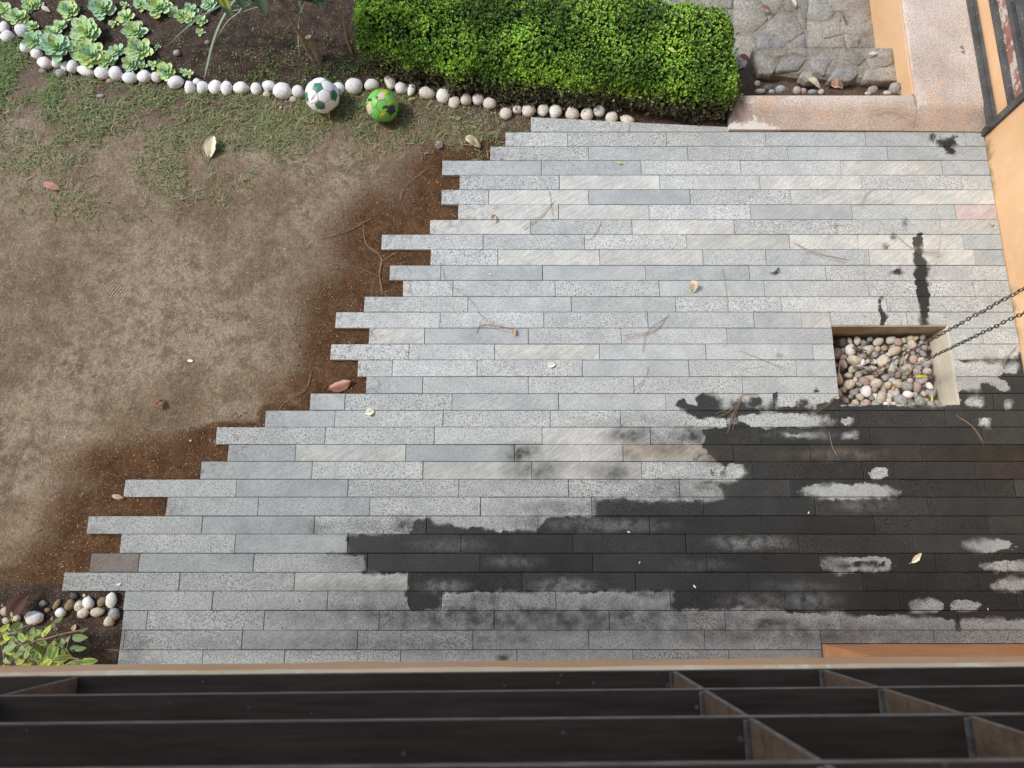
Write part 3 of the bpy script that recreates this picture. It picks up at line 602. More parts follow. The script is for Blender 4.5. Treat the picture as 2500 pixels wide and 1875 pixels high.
bst += [(863.4,209,44.5,39,0),(906.8,202.9,40,27,12),(951.6,196.8,26,43,10),(978,213,30,30,0),(1003.4,213.6,20,38,-8),(1042,223.8,38,31,-10),(1082,229.9,32,41,-15),(1108.4,246,29,31,0),(1137.7,239,29,30,0),(1167,238,29,30,0),(1195.7,248,32,30,0),(1234.6,271,32,28,0),(1263.7,258.6,24,23,0),(1290.9,262.4,32,35,-20),(1325.9,260.7,28,34,0),(1356.8,266,32,35,0),(1398.2,269,32,32,0),(1434.3,271.4,29,34,-10),(1463.9,265,29,30,0),(1494.7,279.9,33,27,20),(1533,284,36,23,-15)]
for i, (x, y, a, b, t) in enumerate(bst):
    p = P(x, y, 0.025); s = PXM(x, y, 0.025); ax, ay = a / s / 2, b / s / 2
    az = min(ax, ay) * 0.85; z = soil_z(p.x, p.y) + az * 0.5
    mk = 'white_rock' if (i < 32 and i not in (29,)) else ('cream_rock' if i % 3 else 'white_rock')
    stone('border_stone', (p.x, p.y, z), ax * 1.02, ay * 1.05, az, t, mk, ('whitewashed' if mk == 'white_rock' else 'cream speckled') + ' round stone edging the flower bed, %s in the row counting from the left' % ordn(i), 'stone', 'stones edging the flower bed')
for (x, y, a, b, mk, lab) in [(505/S1,840/S1,17,14,'grey_rock','small grey pebble on the grass below the curve of white stones'),(730/S1,880/S1,27,25,'grey_rock','dark grey lumpy stone on the grass below the white stones'),(1315/S1,965/S1,19,14,'pink_rock','small reddish stone tucked below two white border stones'),(400+1110/S2,1010/S2,21,16,'tan_rock','flat brownish stone half buried below the white border'),(400+1400/S2,1070/S2,19,17,'tan_rock','small mossy stone half buried left of the white football'),(434,133,16,16,'grey_rock','small whitish chipped stone alone on dark bed soil'),(508,108,14,11,'grey_rock','flat pale stone beside a long strap leaf in the bed'),(1069,214,11,14,'pink_rock','little brown stone wedged behind the cream border stones'),(244,233,19,10,'grey_rock','flat pale pebble lying in the thin grass')]:
    p = P(x, y, 0.01); s = PXM(x, y); a, b = a/s/2, b/s/2; stone('loose_stone', (p.x, p.y, soil_z(p.x, p.y) + min(a, b) * 0.35), a, b, min(a, b) * 0.75, 0, mk, lab, 'stone')
S7 = 6.703
for (x, y, a, b, t, mk, lab) in [(75,555,155,145,0,'tan_rock','cream round pebble at the left picture edge'),(80,710,140,110,0,'tan_rock','pale pebble at the left edge above the leafy shrub'),(225,500,80,90,0,'tan_rock','cream pebble peeping out left of the big brown leaf'),(540,665,300,225,8,'white_rock','largest white pebble, partly under the big brown leaf'),(250,665,130,110,0,'tan_rock','cream pebble below the tip of the big brown leaf'),(660,430,115,110,-20,'grey_rock','greenish grey pebble just right of the big brown leaf'),(735,535,100,80,0,'brown_rock','small earthy pebble between the brown leaf and white pebble'),(885,440,95,185,-28,'brown_rock','narrow tan pebble standing askew on the dark soil'),(960,580,175,160,0,'white_rock','white round pebble at the tip of a shrub twig'),(1105,450,165,180,-35,'brown_rock','tan brown oval pebble below the dark grey one'),(1155,302,140,105,-20,'dark_rock','dark grey pebble under the lowest paving end'),(1262,470,150,185,0,'tan_rock','tan pebble behind the touching pair of pale pebbles'),(1400,418,175,205,25,'white_rock','speckled white oval pebble in the middle of the cluster'),(1325,585,200,165,15,'tan_rock','pale grey pebble low in the cluster, left of the long one'),(1565,570,240,160,5,'tan_rock','long oval cream pebble lying sideways in the cluster'),(1635,400,145,160,-20,'brown_rock','golden brown pebble beside the tall white one'),(1790,375,185,260,8,'white_rock','tall white pebble with rusty stains near the paving'),(1845,598,180,190,0,'grey_rock','smooth grey pebble below the tall white one'),(1770,715,185,170,0,'tan_rock','speckled pebble lowest in the group nearest the paving'),(1318,298,60,65,0,'tan_rock','tiny tan chip of stone under the paving edge')]:
    X, Y = x / S7, 1410 + y / S7; p = P(X, Y, 0.015); s = PXM(X, Y, 0.015); a, b = a/S7/s/2, b/S7/s/2
    stone('pebble', (p.x, p.y, soil_z(p.x, p.y) + min(a, b) * 0.6), a, b, min(a, b) * 0.82, t, mk, lab, 'pebble', 'pebbles in the corner bed')
# pebbles in the pit: laid row by row on a slope that rises to the right and to the front
def pit_top(x, y):
    u = (x - PX0) / (PX1 - PX0); v = (y - PY0) / (PY1 - PY0); return -0.185 + 0.065 * u + 0.02 * (1 - v)
placed = []; tries = 0
PM = ['tan_rock', 'tan_rock', 'grey_rock', 'grey_rock', 'tan_rock', 'white_rock', 'tan_rock', 'pale_rock', 'pale_rock', 'pink_rock', 'grey_rock']
for layer, (cnt, dzl) in enumerate([(80, -0.038), (120, 0.0)]):
    got = 0; tries = 0; mine = []
    while got < cnt and tries < 9000:
        tries += 1; a = random.choice([0.018, 0.022, 0.026, 0.030, 0.034, 0.038]); x = random.uniform(PX0 + a + 0.004, PX1 - a - 0.010 - (0.045 if layer else 0.012)); y = random.uniform(PY0 + a, PY1 - a - 0.012)
        if any((x - q[0])**2 + (y - q[1])**2 < (0.80 * (a + q[2]))**2 for q in mine): continue
        mine.append((x, y, a)); got += 1
        e = random.uniform(0.72, 1.0); dk = (x - PX0) < 0.16
        mk = random.choice(PM if not dk else ['grey_rock', 'dark_rock', 'grey_rock', 'tan_rock', 'pink_rock'])
        stone('river_pebble', (x, y, pit_top(x, y) + dzl + random.uniform(-0.006, 0.008)), a * 1.1, a * e, a * 0.8, random.uniform(0, 180), mk, '%s %s river pebble in the square drain pit, one of many' % ('large' if a > .031 else 'medium sized' if a > .023 else 'small', {'tan_rock':'tan','grey_rock':'grey','white_rock':'whitish','pale_rock':'pale grey','pink_rock':'pinkish','brown_rock':'brown','dark_rock':'dark grey'}[mk]), 'pebble', '%s %s pebbles in the drain pit' % ('large' if a > .031 else 'medium' if a > .023 else 'small', mk.split('_')[0]), tilt=0.4)
    placed += mine
S8 = 4.0218
for (x, y, a, b, mk, lab) in [(800,820,65,50,'grey_rock','small grey pebble nearest the flagstone corner'),(828,895,115,40,'grey_rock','flat grey pebble behind the left end of the pink kerb'),(905,860,95,55,'dark_rock','dark grey pebble behind the kerb, second back row'),(940,900,60,40,'grey_rock','little grey pebble against the kerb beside a flat one'),(1028,880,100,72,'grey_rock','greenish grey pebble standing behind the kerb'),(1188,890,80,72,'pink_rock','pinkish brown pebble against the back of the kerb'),(1255,897,60,55,'pink_rock','pale pink pebble touching the pinkish brown one'),(1340,905,90,45,'grey_rock','grey pebble under the cream curled leaf'),(1425,900,65,48,'tan_rock','tan pebble at the tip of the cream curled leaf'),(1885,918,72,32,'tan_rock','thin flat pebble below the pointed one behind the kerb'),(1930,882,95,72,'pink_rock','pointed pinkish pebble behind the right half of the kerb'),(2075,912,80,36,'tan_rock','low cream pebble left of the biggest round one'),(2150,865,112,105,'grey_rock','biggest pale round pebble in the corner behind the kerb'),(2192,906,80,42,'grey_rock','small pebble in front of the biggest corner pebble')]:
    X, Y = 1650 + x / S8, y / S8; zz = -0.03; p = P(X, Y, zz); s = PXM(X, Y, zz); a, b = a/S8/s/2, b/S8/s/2
    stone('pebble', (p.x, p.y, zz), a, b * 1.2, min(a, b), 0, mk, lab, 'pebble', 'pebbles behind the pink kerb')

# ------------------------------------------------------------------ kerb, stone path, walls
KH = 0.105
kx1 = P(2389, 330, KH).x
yk0 = KY0; yk1 = P(2000, 228, KH).y; xk_in = P(2236, 228, KH).x; ytop = 3.9
def kerb():
    import bmesh
    bm = bmesh.new()
    # L-shaped: the cross kerb and the strip along the wall, cut at the crack between them
    o = tag(empty('pink_kerb', (KX0, yk0, 0)), 'rough pink concrete kerb in an L shape between paving and stone path', 'kerb')
    def piece(poly, name):
        n = len(poly); bm = bmesh.new(); bt = [bm.verts.new((x - KX0, y - yk0, -0.3)) for x, y in poly]; tp = [bm.verts.new((x - KX0 + (0.015 if x < KX0 + 0.01 else 0), y - yk0 + (0.105 if y < yk0 + 0.01 else 0), KH)) for x, y in poly]
        bm.faces.new(tp); bm.faces.new(list(reversed(bt)))
        md = [bm.verts.new((x - KX0, y - yk0, 0.012)) for x, y in poly]
        for i in range(n): bm.faces.new((bt[i], bt[(i+1) % n], md[(i+1) % n], md[i])); bm.faces.new((md[i], md[(i+1) % n], tp[(i+1) % n], tp[i]))
        ed = [e for e in bm.edges if all(abs(v.co.z - KH) < 1e-5 for v in e.verts)]
        bmesh.ops.bevel(bm, geom=ed, offset=0.03, segments=4, affect='EDGES', profile=0.5)
        bmesh.ops.triangulate(bm, faces=[f for f in bm.faces if len(f.verts) > 4])
        bmesh.ops.subdivide_edges(bm, edges=[e for e in bm.edges if e.calc_length() > 0.08], cuts=7, use_grid_fill=True)
        bm.normal_update(); bm.verts.index_update()
        me = bpy.data.meshes.new(name); bm.to_mesh(me); bm.free(); me.materials.append(M['pink']); me.shade_smooth(); me.set_sharp_from_angle(angle=R(28))
        vs = np.array([v.co[:] for v in me.vertices]); x = vs[:, 0]; y = vs[:, 1]; z = vs[:, 2]
        salt = np.clip(1.1 - np.abs(x - 0.13) / 0.30, 0, 1) * np.clip(1.15 - (y - 0.0) / 0.075, 0, 1) * 0.85
        grime = np.clip(0.9 - x / 0.35, 0, 1) * 0.9
        fattr(me, 'salt', salt); fattr(me, 'grime', grime); return link(name, me, o)
    xc0, xc1 = P(2253, 325, KH).x, xk_in
    piece([(KX0, yk0), (xc0 - 0.002, yk0 - 0.010), (xc1 - 0.002, yk1), (KX0, yk1)], 'kerb_bar')
    piece([(xc0 + 0.001, yk0 - 0.010), (XW + 0.1, yk0 - 0.018), (XW + 0.1, ytop), (xc1, ytop), (xc1, yk1 + 0.003)], 'kerb_strip')
    return o
kerb()
# orange rendered face of the strip towards the path (sits 3 mm proud)
fx = xk_in
o = box('orange_kerb_face', fx - 0.014, fx - 0.002, yk1 + 0.004, ytop - 0.002, -0.32, KH - 0.014, M['orange_clean']); tag(o, 'orange painted upright face below the pink strip beside the stone path', 'wall face')
# stone path: far lower paving and the near step
ZP, ZT = -0.235, -0.045
path = struct(empty('stone_path', (0, 0, ZP)))
x0p, x1p = P(1560, 0, ZP).x, xk_in - 0.015
ystep1, ystep0 = P(2000, 117, ZT).y, P(2000, 182, ZT).y
child_box('path_bed', path, x0p, x1p, ystep1 + 0.001, 4.2, ZP - 0.12, ZP - 0.004, M['mortar'])
def flagstone(poly, z, th, mat, par, name='flagstone', jit=0.012, bev=0.008):
    import bmesh
    q = [P(1650 + x / S8, y / S8, z) for x, y in poly]; c = sum(q, Vector()) / len(q); pts = []
    for a, b in zip(q, q[1:] + q[:1]):
        for k in range(4):
            t = k / 4; m = a.lerp(b, t); j = mnoise.noise(m * 14) * jit; d = (m - c).normalized(); pts.append(m + d * (j + 0.003))
    n = len(pts); V = [(p.x - c.x, p.y - c.y, -th) for p in pts] + [(p.x - c.x, p.y - c.y, -bev * 0.8 + mnoise.noise(p * 9) * 0.004) for p in pts]
    V += [((p.x - c.x) * 0.9, (p.y - c.y) * 0.9, mnoise.noise(p * 7) * 0.006) for p in pts] + [((p.x - c.x) * 0.45, (p.y - c.y) * 0.45, mnoise.noise(p * 11) * 0.008 + 0.002) for p in pts] + [(0, 0, 0.003)]
    Fc = []
    for l in range(3):
        for k in range(n): Fc.append((l*n+k, l*n+(k+1) % n, (l+1)*n+(k+1) % n, (l+1)*n+k))
    Fc += [(3*n+k, 3*n+(k+1) % n, 4*n) for k in range(n)]
    return link(name, mesh(name, V, Fc, mat, True), par, c - par.location)
for poly, mk in [([(800,480),(830,330),(1010,360),(1090,440),(1040,475)],'flagblue'),([(850,320),(930,200),(1040,110),(1160,130),(1260,310),(1110,420),(1020,350)],'flag'),([(1060,100),(1090,-40),(1290,-40),(1300,60),(1280,290),(1170,120)],'flag'),([(1300,190),(1320,-40),(1440,-60),(1570,120),(1510,205)],'flagblue'),([(1450,-60),(1910,-60),(1920,180),(1820,230),(1640,120),(1580,110)],'flag'),([(1300,290),(1300,210),(1520,215),(1620,150),(1650,330),(1400,400)],'flag'),([(1600,300),(1650,150),(1820,240),(1930,200),(1950,330),(1830,360)],'flag'),([(1110,470),(1120,430),(1265,320),(1300,470)],'flagblue'),([(1310,470),(1300,310),(1390,330),(1420,410),(1650,345),(1680,470)],'flag'),([(1690,470),(1660,340),(1830,370),(1800,460)],'flag'),([(1810,465),(1840,370),(1955,340),(1985,460)],'flag'),([(560,330),(580,-60),(800,-60),(870,80),(900,190),(760,330)],'flag'),([(880,80),(810,-60),(1080,-60),(1030,90),(920,190)],'flag'),([(640,560),(540,350),(780,340),(790,460),(740,600)],'flag'),([(-200,60),(-200,-90),(560,-90),(560,80)],'flag')]:
    flagstone(poly, ZP + 0.002, 0.05, M[mk], path)
step = tag(empty('stone_step', (P(2000, 150, ZT).x, (ystep0 + ystep1) / 2, ZT - 0.3)), 'rubble stone step with grey stones set in mortar behind the pink kerb', 'step')
xs0, xs1 = P(1843, 150, ZT).x, P(2186, 150, ZT).x
def step_bed():
    import bmesh
    n = 26; top = []
    for i in range(n + 1):
        x = xs0 + (xs1 - xs0) * i / n; u = i / n
        yb = ystep0 + 0.03 * (1 - u) - 0.05 * u + mnoise.noise((x * 7, 1, 4)) * 0.025
        top.append((x, yb))
    V, Fc = [], []
    for x, yb in top:
        V += [(x, ystep1, ZT - 0.30), (x, ystep1, ZT - 0.003), (x, (ystep1 + yb) / 2, ZT - 0.004 + mnoise.noise((x * 9, 3, 3)) * 0.004), (x, yb + 0.02, ZT - 0.010), (x, yb, ZT - 0.035), (x, yb - 0.02, ZT - 0.30)]
    for i in range(n):
        for k in range(5): a = i * 6 + k; Fc.append((a, a + 1, a + 7, a + 6))
    Fc += [tuple(range(6)), tuple(reversed(range(n * 6, n * 6 + 6)))]
    c = step.location; V = [(a - c.x, b - c.y, d - c.z) for a, b, d in V]
    link('mortar_bed', mesh('mortar_bed', V, Fc, M['mortar']), step)
step_bed()
for poly, mk in [([(775,560),(840,490),(960,590),(985,650),(940,720),(810,720)],'flagblue'),([(990,690),(1030,580),(1140,545),(1290,575),(1200,690)],'flagblue'),([(1310,600),(1350,545),(1480,535),(1530,600),(1460,725),(1360,680)],'flagblue'),([(1590,560),(1640,505),(1800,510),(1860,570),(1790,640)],'flag'),([(1500,780),(1590,660),(1750,650),(1800,720),(1700,795)],'flagblue'),([(1880,580),(2010,480),(2130,480),(2160,620),(1930,680)],'flag'),([(1840,780),(1870,690),(2160,650),(2185,790)],'flag'),([(1215,760),(1240,710),(1330,700),(1380,790),(1290,800)],'flag'),([(860,500),(1000,492),(1080,540),(980,580)],'flag'),([(1100,500),(1300,495),(1290,560)],'flag')]:
    flagstone(poly, ZT + 0.003, 0.05, M[mk], step, 'rubble_stone', 0.012)
# right-hand orange wall up to the steel door frame, and the low upstand under the frame
YPOST = P(2395, 333, 0.0).y
v, f = box_vf(XW, XW + 0.22, -0.9, YPOST - 0.005, -0.1, 3.4)
tag(link('orange_side_wall', mesh('wall', v, f, M['orange'])), 'tall orange plastered wall along the right edge of the paving', 'wall')
gate = tag(empty('steel_door_frame', (XW, YPOST, 0.0)), 'grey steel door frame with track, post and horizontal rails beside the pink kerb', 'door frame')
gx = XW
child_box('lower_panel', gate, gx + 0.012, gx + 0.16, YPOST + 0.0, 3.6, KH - 0.05, KH + 0.128, M['orange_clean'])
child_box('bottom_track', gate, gx - 0.046, gx - 0.012, YPOST - 0.006, 3.6, KH - 0.01, KH + 0.010, M['steel'], 0.002)
child_box('track_lip', gate, gx - 0.0115, gx + 0.002, YPOST - 0.006, 3.6, KH - 0.01, KH + 0.026, M['steel'], 0.002)
def rail(z0, z1, dx0, dx1, nm='rail'): child_box(nm, gate, gx + dx0, gx + dx1, YPOST + 0.04, 3.6, z0, z1, M['steel'], 0.003)
rail(KH + 0.13, KH + 0.165, -0.004, 0.05); 
child_box('painted_panel', gate, gx + 0.022, gx + 0.06, YPOST + 0.041, 3.6, KH + 0.166, KH + 0.29, M['peel'])
rail(KH + 0.262, KH + 0.292, -0.004, 0.05); rail(KH + 0.330, KH + 0.365, -0.004, 0.05)
child_box('dark_pane', gate, gx + 0.03, gx + 0.05, YPOST + 0.042, 3.6, KH + 0.2925, KH + 0.3295, M['glass'])
child_box('painted_panel', gate, gx + 0.022, gx + 0.06, YPOST + 0.041, 3.6, KH + 0.366, KH + 0.48, M['peel'])
rail(KH + 0.481, KH + 0.52, -0.004, 0.05); child_box('dark_pane', gate, gx + 0.03, gx + 0.05, YPOST + 0.042, 3.6, KH + 0.5205, KH + 2.0, M['glass'])
child_box('post', gate, gx - 0.02, gx + 0.03, YPOST - 0.004, YPOST + 0.039, -0.001, 2.3, M['steel'], 0.003)
# house front behind the camera
wall = box('house_front_wall', -5.5, XW + 0.22, -1.0, -0.60, -0.3, 6.2, M['orange']); tag(wall, 'orange house front wall below and behind the wooden lattice', 'wall')
o = box('orange_plinth', XPL, XW - 0.003, -0.598, YPL, -0.1, 2.4, M['orange_plinth']); tag(o, 'orange plastered plinth jutting from the house at the bottom right', 'plinth')

o = box('sky_blocker_slab', -5.5, XW + 0.22, -1.0, 0.9, 6.2, 6.35, M['sill']); tag(o, 'plain slab added out of view above the house front to block sky light', 'sky blocker')  # added slab above the view, keeps sky light off the near paving

# ------------------------------------------------------------------ ledge and wooden lattice under the window
YF = -0.1415; DS = [1.16, 0.98, 0.80, 0.616, 0.436]
lat = tag(empty('wooden_lattice', (0, YF, H - DS[0] - 0.05)), 'dark brown wooden egg-crate lattice along the bottom of the picture', 'lattice')
lat.rotation_euler = (0, 0, R(0.52))
ledge_t = H - DS[0] - 0.006
def ledge():
    o = tag(empty('plaster_ledge', (0, YF, ledge_t - 0.09)), 'worn cream and orange plaster ledge in front of the dark lattice', 'ledge'); o.rotation_euler = (0, 0, R(0.52))
    n = 120; V, Fc = [], []; prof = [(-0.44, 0.0), (0.005, 0.0), (0.006, 0.055), (0.0045, 0.078), (-0.001, 0.088), (-0.012, 0.09), (-0.44, 0.09)]; m = len(prof)
    for i in range(n + 1):
        x = -1.9 + 3.65 * i / n
        for k, (y, z) in enumerate(prof):
            j = mnoise.noise((x * 6, k * 3.0, 1)) * 0.0022 + mnoise.noise((x * 25, k * 3.0, 2)) * 0.0012 if 1 <= k <= 5 else 0
            V.append((x, y + j, z + j * 0.6))
    for i in range(n):
        for k in range(m): a = i * m + k; b_ = i * m + (k + 1) % m; Fc.append((a, b_, b_ + m, a + m))
    Fc += [tuple(range(m)), tuple(reversed(range(n * m, n * m + m)))]
    link('ledge_slab', mesh('ledge_slab', V, Fc, [M['sill'], M['ledge_face']], False, [1 if (q % m) in (1, 2) and q < n * m else 0 for q in range(len(Fc))]), o)
ledge()
def lat_box(name, x0, x1, y0, y1, z0, z1, edge=True):
    lz = lat.location; me_v, me_f = box_vf(x0, x1, y0, y1, z0 - lz.z, z1 - lz.z, 0.0012)
    me = mesh(name, me_v, me_f, [M['wood_lit' if name == 'divider' else 'wood'], M['woodedge']])  # dividers get a lighter wood: light on their sides put into the colour
    if edge:
        for p_ in me.polygons:
            if p_.normal.y > 0.6: p_.material_index = 1
    o = link(name, me, lat); return o
def divx(px, py, d): return P(px, py, H - d).x
XA = divx(1834, 1755.4, DS[2]); XB = divx(2371, 1748.5, DS[2]); XL = divx(186, 1662, DS[0])
TH = 0.012
nail_v, nail_f = tube_vf([(0, 0, -.002), (0, 0, .0009), (0, 0, .0011)], [.0028, .0028, .0012], 7)
NAIL = mesh('nail_head', nail_v, nail_f, M['woodedge'])
for d in DS[:4]:
    sh = lat_box('shelf', -1.8, 1.75, -0.30, 0.0, H - d - TH, H - d)
    for k in range(5): link('nail_head', NAIL, sh, (XA - 0.012 - 0.011 * (k % 3) - 0.006 * k, -0.02 - 0.026 * k, H - d - lat.location.z))
bay = XB - XA
for xd in (XL, XA, XB):
    for d0, d1 in zip(DS[:4], DS[1:5]):
        lat_box('divider', xd - 0.003, xd + 0.003, -0.285, -0.0008, H - d0 + 0.0005, H - d1 - TH - 0.0005)
        lat_box('corner_bead', xd - 0.0085, xd - 0.0032, -0.284, -0.002, H - d0 + 0.0004, H - d0 + 0.005, False).data.materials[0] = M['woodedge']
o = lat_box('back_board', -1.8, 1.75, -0.33, -0.301, H - 1.25, H - 0.62, False)

# ------------------------------------------------------------------ hedge
def leaves_mesh(name, pos, dirs, nrm, L, W, col, mat, fold=0.25):
    """many small leaves: position, direction, face normal, length, width, colour (all arrays)"""
    n = len(pos); side = np.cross(nrm, dirs); side /= np.linalg.norm(side, axis=1)[:, None] + 1e-9
    L = L[:, None]; Wd = W[:, None]; V = np.zeros((n, 6, 3))
    up = nrm * Wd * fold
    V[:, 0] = pos; V[:, 1] = pos + dirs * L * 0.32 + side * Wd * 0.42 + up; V[:, 2] = pos + dirs * L * 0.72 + side * Wd * 0.46 + up
    V[:, 3] = pos + dirs * L; V[:, 4] = pos + dirs * L * 0.72 - side * Wd * 0.46 + up; V[:, 5] = pos + dirs * L * 0.32 - side * Wd * 0.42 + up
    b = np.arange(n)[:, None] * 6; Q = np.concatenate([b + np.array([[0, 1, 2, 3]]), b + np.array([[0, 3, 4, 5]])], 0)
    me = npmesh(name, V.reshape(-1, 3), Q, mat); c = np.repeat(np.c_[col, np.ones(n)], 6, 0); cattr(me, 'lc', c); return me
def unit(a): return a / (np.linalg.norm(a, axis=1)[:, None] + 1e-9)
def build_hedge():
    hg = tag(empty('box_hedge', ((hx0 + hx1) / 2, (hyf + hyb) / 2, 0)), 'clipped bright green box hedge between the flower bed and stone path', 'hedge')
    cx, cy = (hx0 + hx1) / 2, (hyf + hyb) / 2; ax, ay = (hx1 - hx0) / 2, (hyb - hyf) / 2 + 0.02
    N = 19500; u = rng.random(N)
    # points on a rounded slab: the top gets more, then front, sides, back
    P3 = np.zeros((N, 3)); NR = np.zeros((N, 3)); kind = rng.choice(5, N, p=[.48, .36, .06, .05, .05])
    rx = rng.uniform(-1, 1, N); ry = rng.uniform(-1, 1, N)
    for k, (nx, ny, nz) in enumerate([(0, 0, 1), (0, -1, 0), (1, 0, 0), (-1, 0, 0), (0, 1, 0)]):
        m = kind == k
        if k == 0: P3[m] = np.c_[rx[m] * ax, ry[m] * ay, np.full(m.sum(), HZ)]
        elif k in (1, 4): P3[m] = np.c_[rx[m] * ax, np.full(m.sum(), ny * ay), HZ * (0.5 + 0.5 * ry[m])]
        else: P3[m] = np.c_[np.full(m.sum(), nx * ax), rx[m] * ay, HZ * (0.5 + 0.5 * ry[m])]
        NR[m] = (nx, ny, nz)
    # round the edges
    r = 0.11; q = np.clip(P3, [-ax + r, -ay + r, -1], [ax - r, ay - r, HZ - r]); d = P3 - q; ln = np.linalg.norm(d, axis=1)[:, None]
    P3 = np.where(ln > r, q + d / (ln + 1e-9) * r, P3); NR = unit(np.where(ln > 1e-4, d, NR) + 1e-6)
    bump = np.array([mnoise.noise((a * 5.5, b * 5.5, c * 5.5)) * 0.026 + mnoise.noise((a * 14, b * 14, c * 14 + 7)) * 0.020 + (0.03 if mnoise.noise((a * 60, b * 60, c * 60)) > 0.42 else 0) for a, b, c in P3])
    depth = rng.exponential(0.012, N); P3 = P3 + NR * (bump - depth)[:, None]
    # the front leans in towards its foot and is thinner there
    low = np.clip(1 - P3[:, 2] / (HZ * 0.8), 0, 1); P3[:, 1] -= low * 0.055 * (P3[:, 1] < 0) * (0.6 + 0.8 * np.array([mnoise.noise((a * 3, 5, 5)) for a in P3[:, 0]]))
    keep = (rng.random(N) > low * 0.45) | (kind == 0)
    P3, NR, depth, low = P3[keep], NR[keep], depth[keep], low[keep]; N = len(P3)
    P3[:, 1] += P3[:, 0] * HSH + 0.09 * np.clip(-P3[:, 0] / ax * 2.2 - 1.1, 0, 1) * (P3[:, 1] < 0)
    pos, di, no, Ls, Ws, cl = [], [], [], [], [], []
    young = np.array([mnoise.noise((a * 4.5 + 30, b * 4.5, c * 4.5)) for a, b, c in P3])
    for i in range(N):
        k = rng.integers(5, 8); ph = rng.random() * 6.28; t = np.array([0.0, 0, 1]) * 0.55 + NR[i]; t /= np.linalg.norm(t)
        a = np.cross(t, [0.3, 0.9, 0.1]); a /= np.linalg.norm(a); b = np.cross(t, a)
        fr = rng.random() < 0.45 + 0.9 * young[i]
        for j in range(k):
            an = ph + j * 2.4; sp = rng.uniform(0.35, 1.1); dv = t * math.cos(sp) + (a * math.cos(an) + b * math.sin(an)) * math.sin(sp)
            nv = t * math.sin(sp) - (a * math.cos(an) + b * math.sin(an)) * math.cos(sp)
            pos.append(P3[i] + t * rng.uniform(-0.010, 0.004)); di.append(dv); no.append(-nv if nv @ t < 0 else nv); s = rng.uniform(0.8, 1.25); Ls.append(0.0128 * s); Ws.append(0.0083 * s)
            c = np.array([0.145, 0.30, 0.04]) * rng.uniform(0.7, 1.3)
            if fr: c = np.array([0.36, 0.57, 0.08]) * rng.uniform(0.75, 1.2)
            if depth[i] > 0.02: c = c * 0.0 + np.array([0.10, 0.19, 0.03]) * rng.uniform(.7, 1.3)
            if low[i] > 0.15 and rng.random() < (low[i] - 0.05) * 1.9: c = np.array([0.19, 0.195, 0.135]) * rng.uniform(0.45, 1.2)
            if rng.random() < 0.025: c = np.array([0.30, 0.20, 0.08]) * rng.uniform(.5, 1.2)
            cl.append(c * (0.94 + 0.4 * young[i]))
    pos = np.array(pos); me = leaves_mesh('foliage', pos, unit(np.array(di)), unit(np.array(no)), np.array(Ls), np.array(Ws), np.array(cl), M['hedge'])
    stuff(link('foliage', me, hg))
    # dense dark inner foliage and the twigs
    n2 = 26000; p2 = np.c_[rng.uniform(-ax + .03, ax - .03, n2), rng.uniform(-ay + .03, ay - .03, n2), rng.uniform(0.03, HZ - 0.03, n2)]
    lw = np.clip(1 - p2[:, 2] / (HZ * 0.75), 0, 1); kp = rng.random(n2) > lw * 0.5; p2 = p2[kp]; n2 = len(p2); p2[:, 1] += np.clip(1 - p2[:, 2] / (HZ * .8), 0, 1) * 0.05 + p2[:, 0] * HSH
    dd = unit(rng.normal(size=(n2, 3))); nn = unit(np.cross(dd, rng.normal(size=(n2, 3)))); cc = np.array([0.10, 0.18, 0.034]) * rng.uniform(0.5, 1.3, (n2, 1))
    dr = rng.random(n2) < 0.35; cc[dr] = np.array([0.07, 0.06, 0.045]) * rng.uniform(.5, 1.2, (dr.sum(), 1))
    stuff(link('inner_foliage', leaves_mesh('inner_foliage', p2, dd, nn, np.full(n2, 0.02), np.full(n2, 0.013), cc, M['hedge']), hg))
    tw = []
    for i in range(170):
        x = random.uniform(-ax + .05, ax - .05); y = random.uniform(-ay + .05, ay * 0.5); p = Vector((x, y + x * HSH, 0)); pts = [p]
        for k in range(5): p = p + Vector((random.uniform(-.04, .04), random.uniform(-.03, .02), 0.043)); pts.append(p)
        tw.append(tube_vf(pts, [0.006, 0.005, 0.004, 0.003, 0.002, 0.0012], 4, False))
    stuff(link('stems', mesh('stems', *merge(tw), M['twig']), hg))
build_hedge()

# ------------------------------------------------------------------ grass, weeds and crumbs
def px_of(x, y, z=0.0):
    dep = (H - z) * math.cos(AL) + y * math.sin(AL); return CX + F * x / dep, CY + F * ((H - z) * math.sin(AL) - y * math.cos(AL)) / dep
def bpx(px):
    for (x0, y0), (x1, y1) in zip(BORDER, BORDER[1:]):
        if x0 <= px <= x1: return y0 + (y1 - y0) * (px - x0) / (x1 - x0)
    return 300
def grass_density(px, py):
    b = bpx(px) + 14
    if py < b or px > 1300: return 0
    rngx = 430 - 0.25 * px if px < 1000 else 150
    d = max(0.0, 1 - (py - b) / max(60, rngx))
    if px < 130 and py < 300: d = max(d, 1.6 * (1 - (py - b) / 260))
    if px > 1000: d *= 0.5
    p = P(px, py); n = mnoise.noise((p.x * 3.2, p.y * 3.2, 0)) + 0.6 * mnoise.noise((p.x * 9, p.y * 9, 3))
    return d ** 1.1 * max(0.0, 0.40 + n * 1.15)
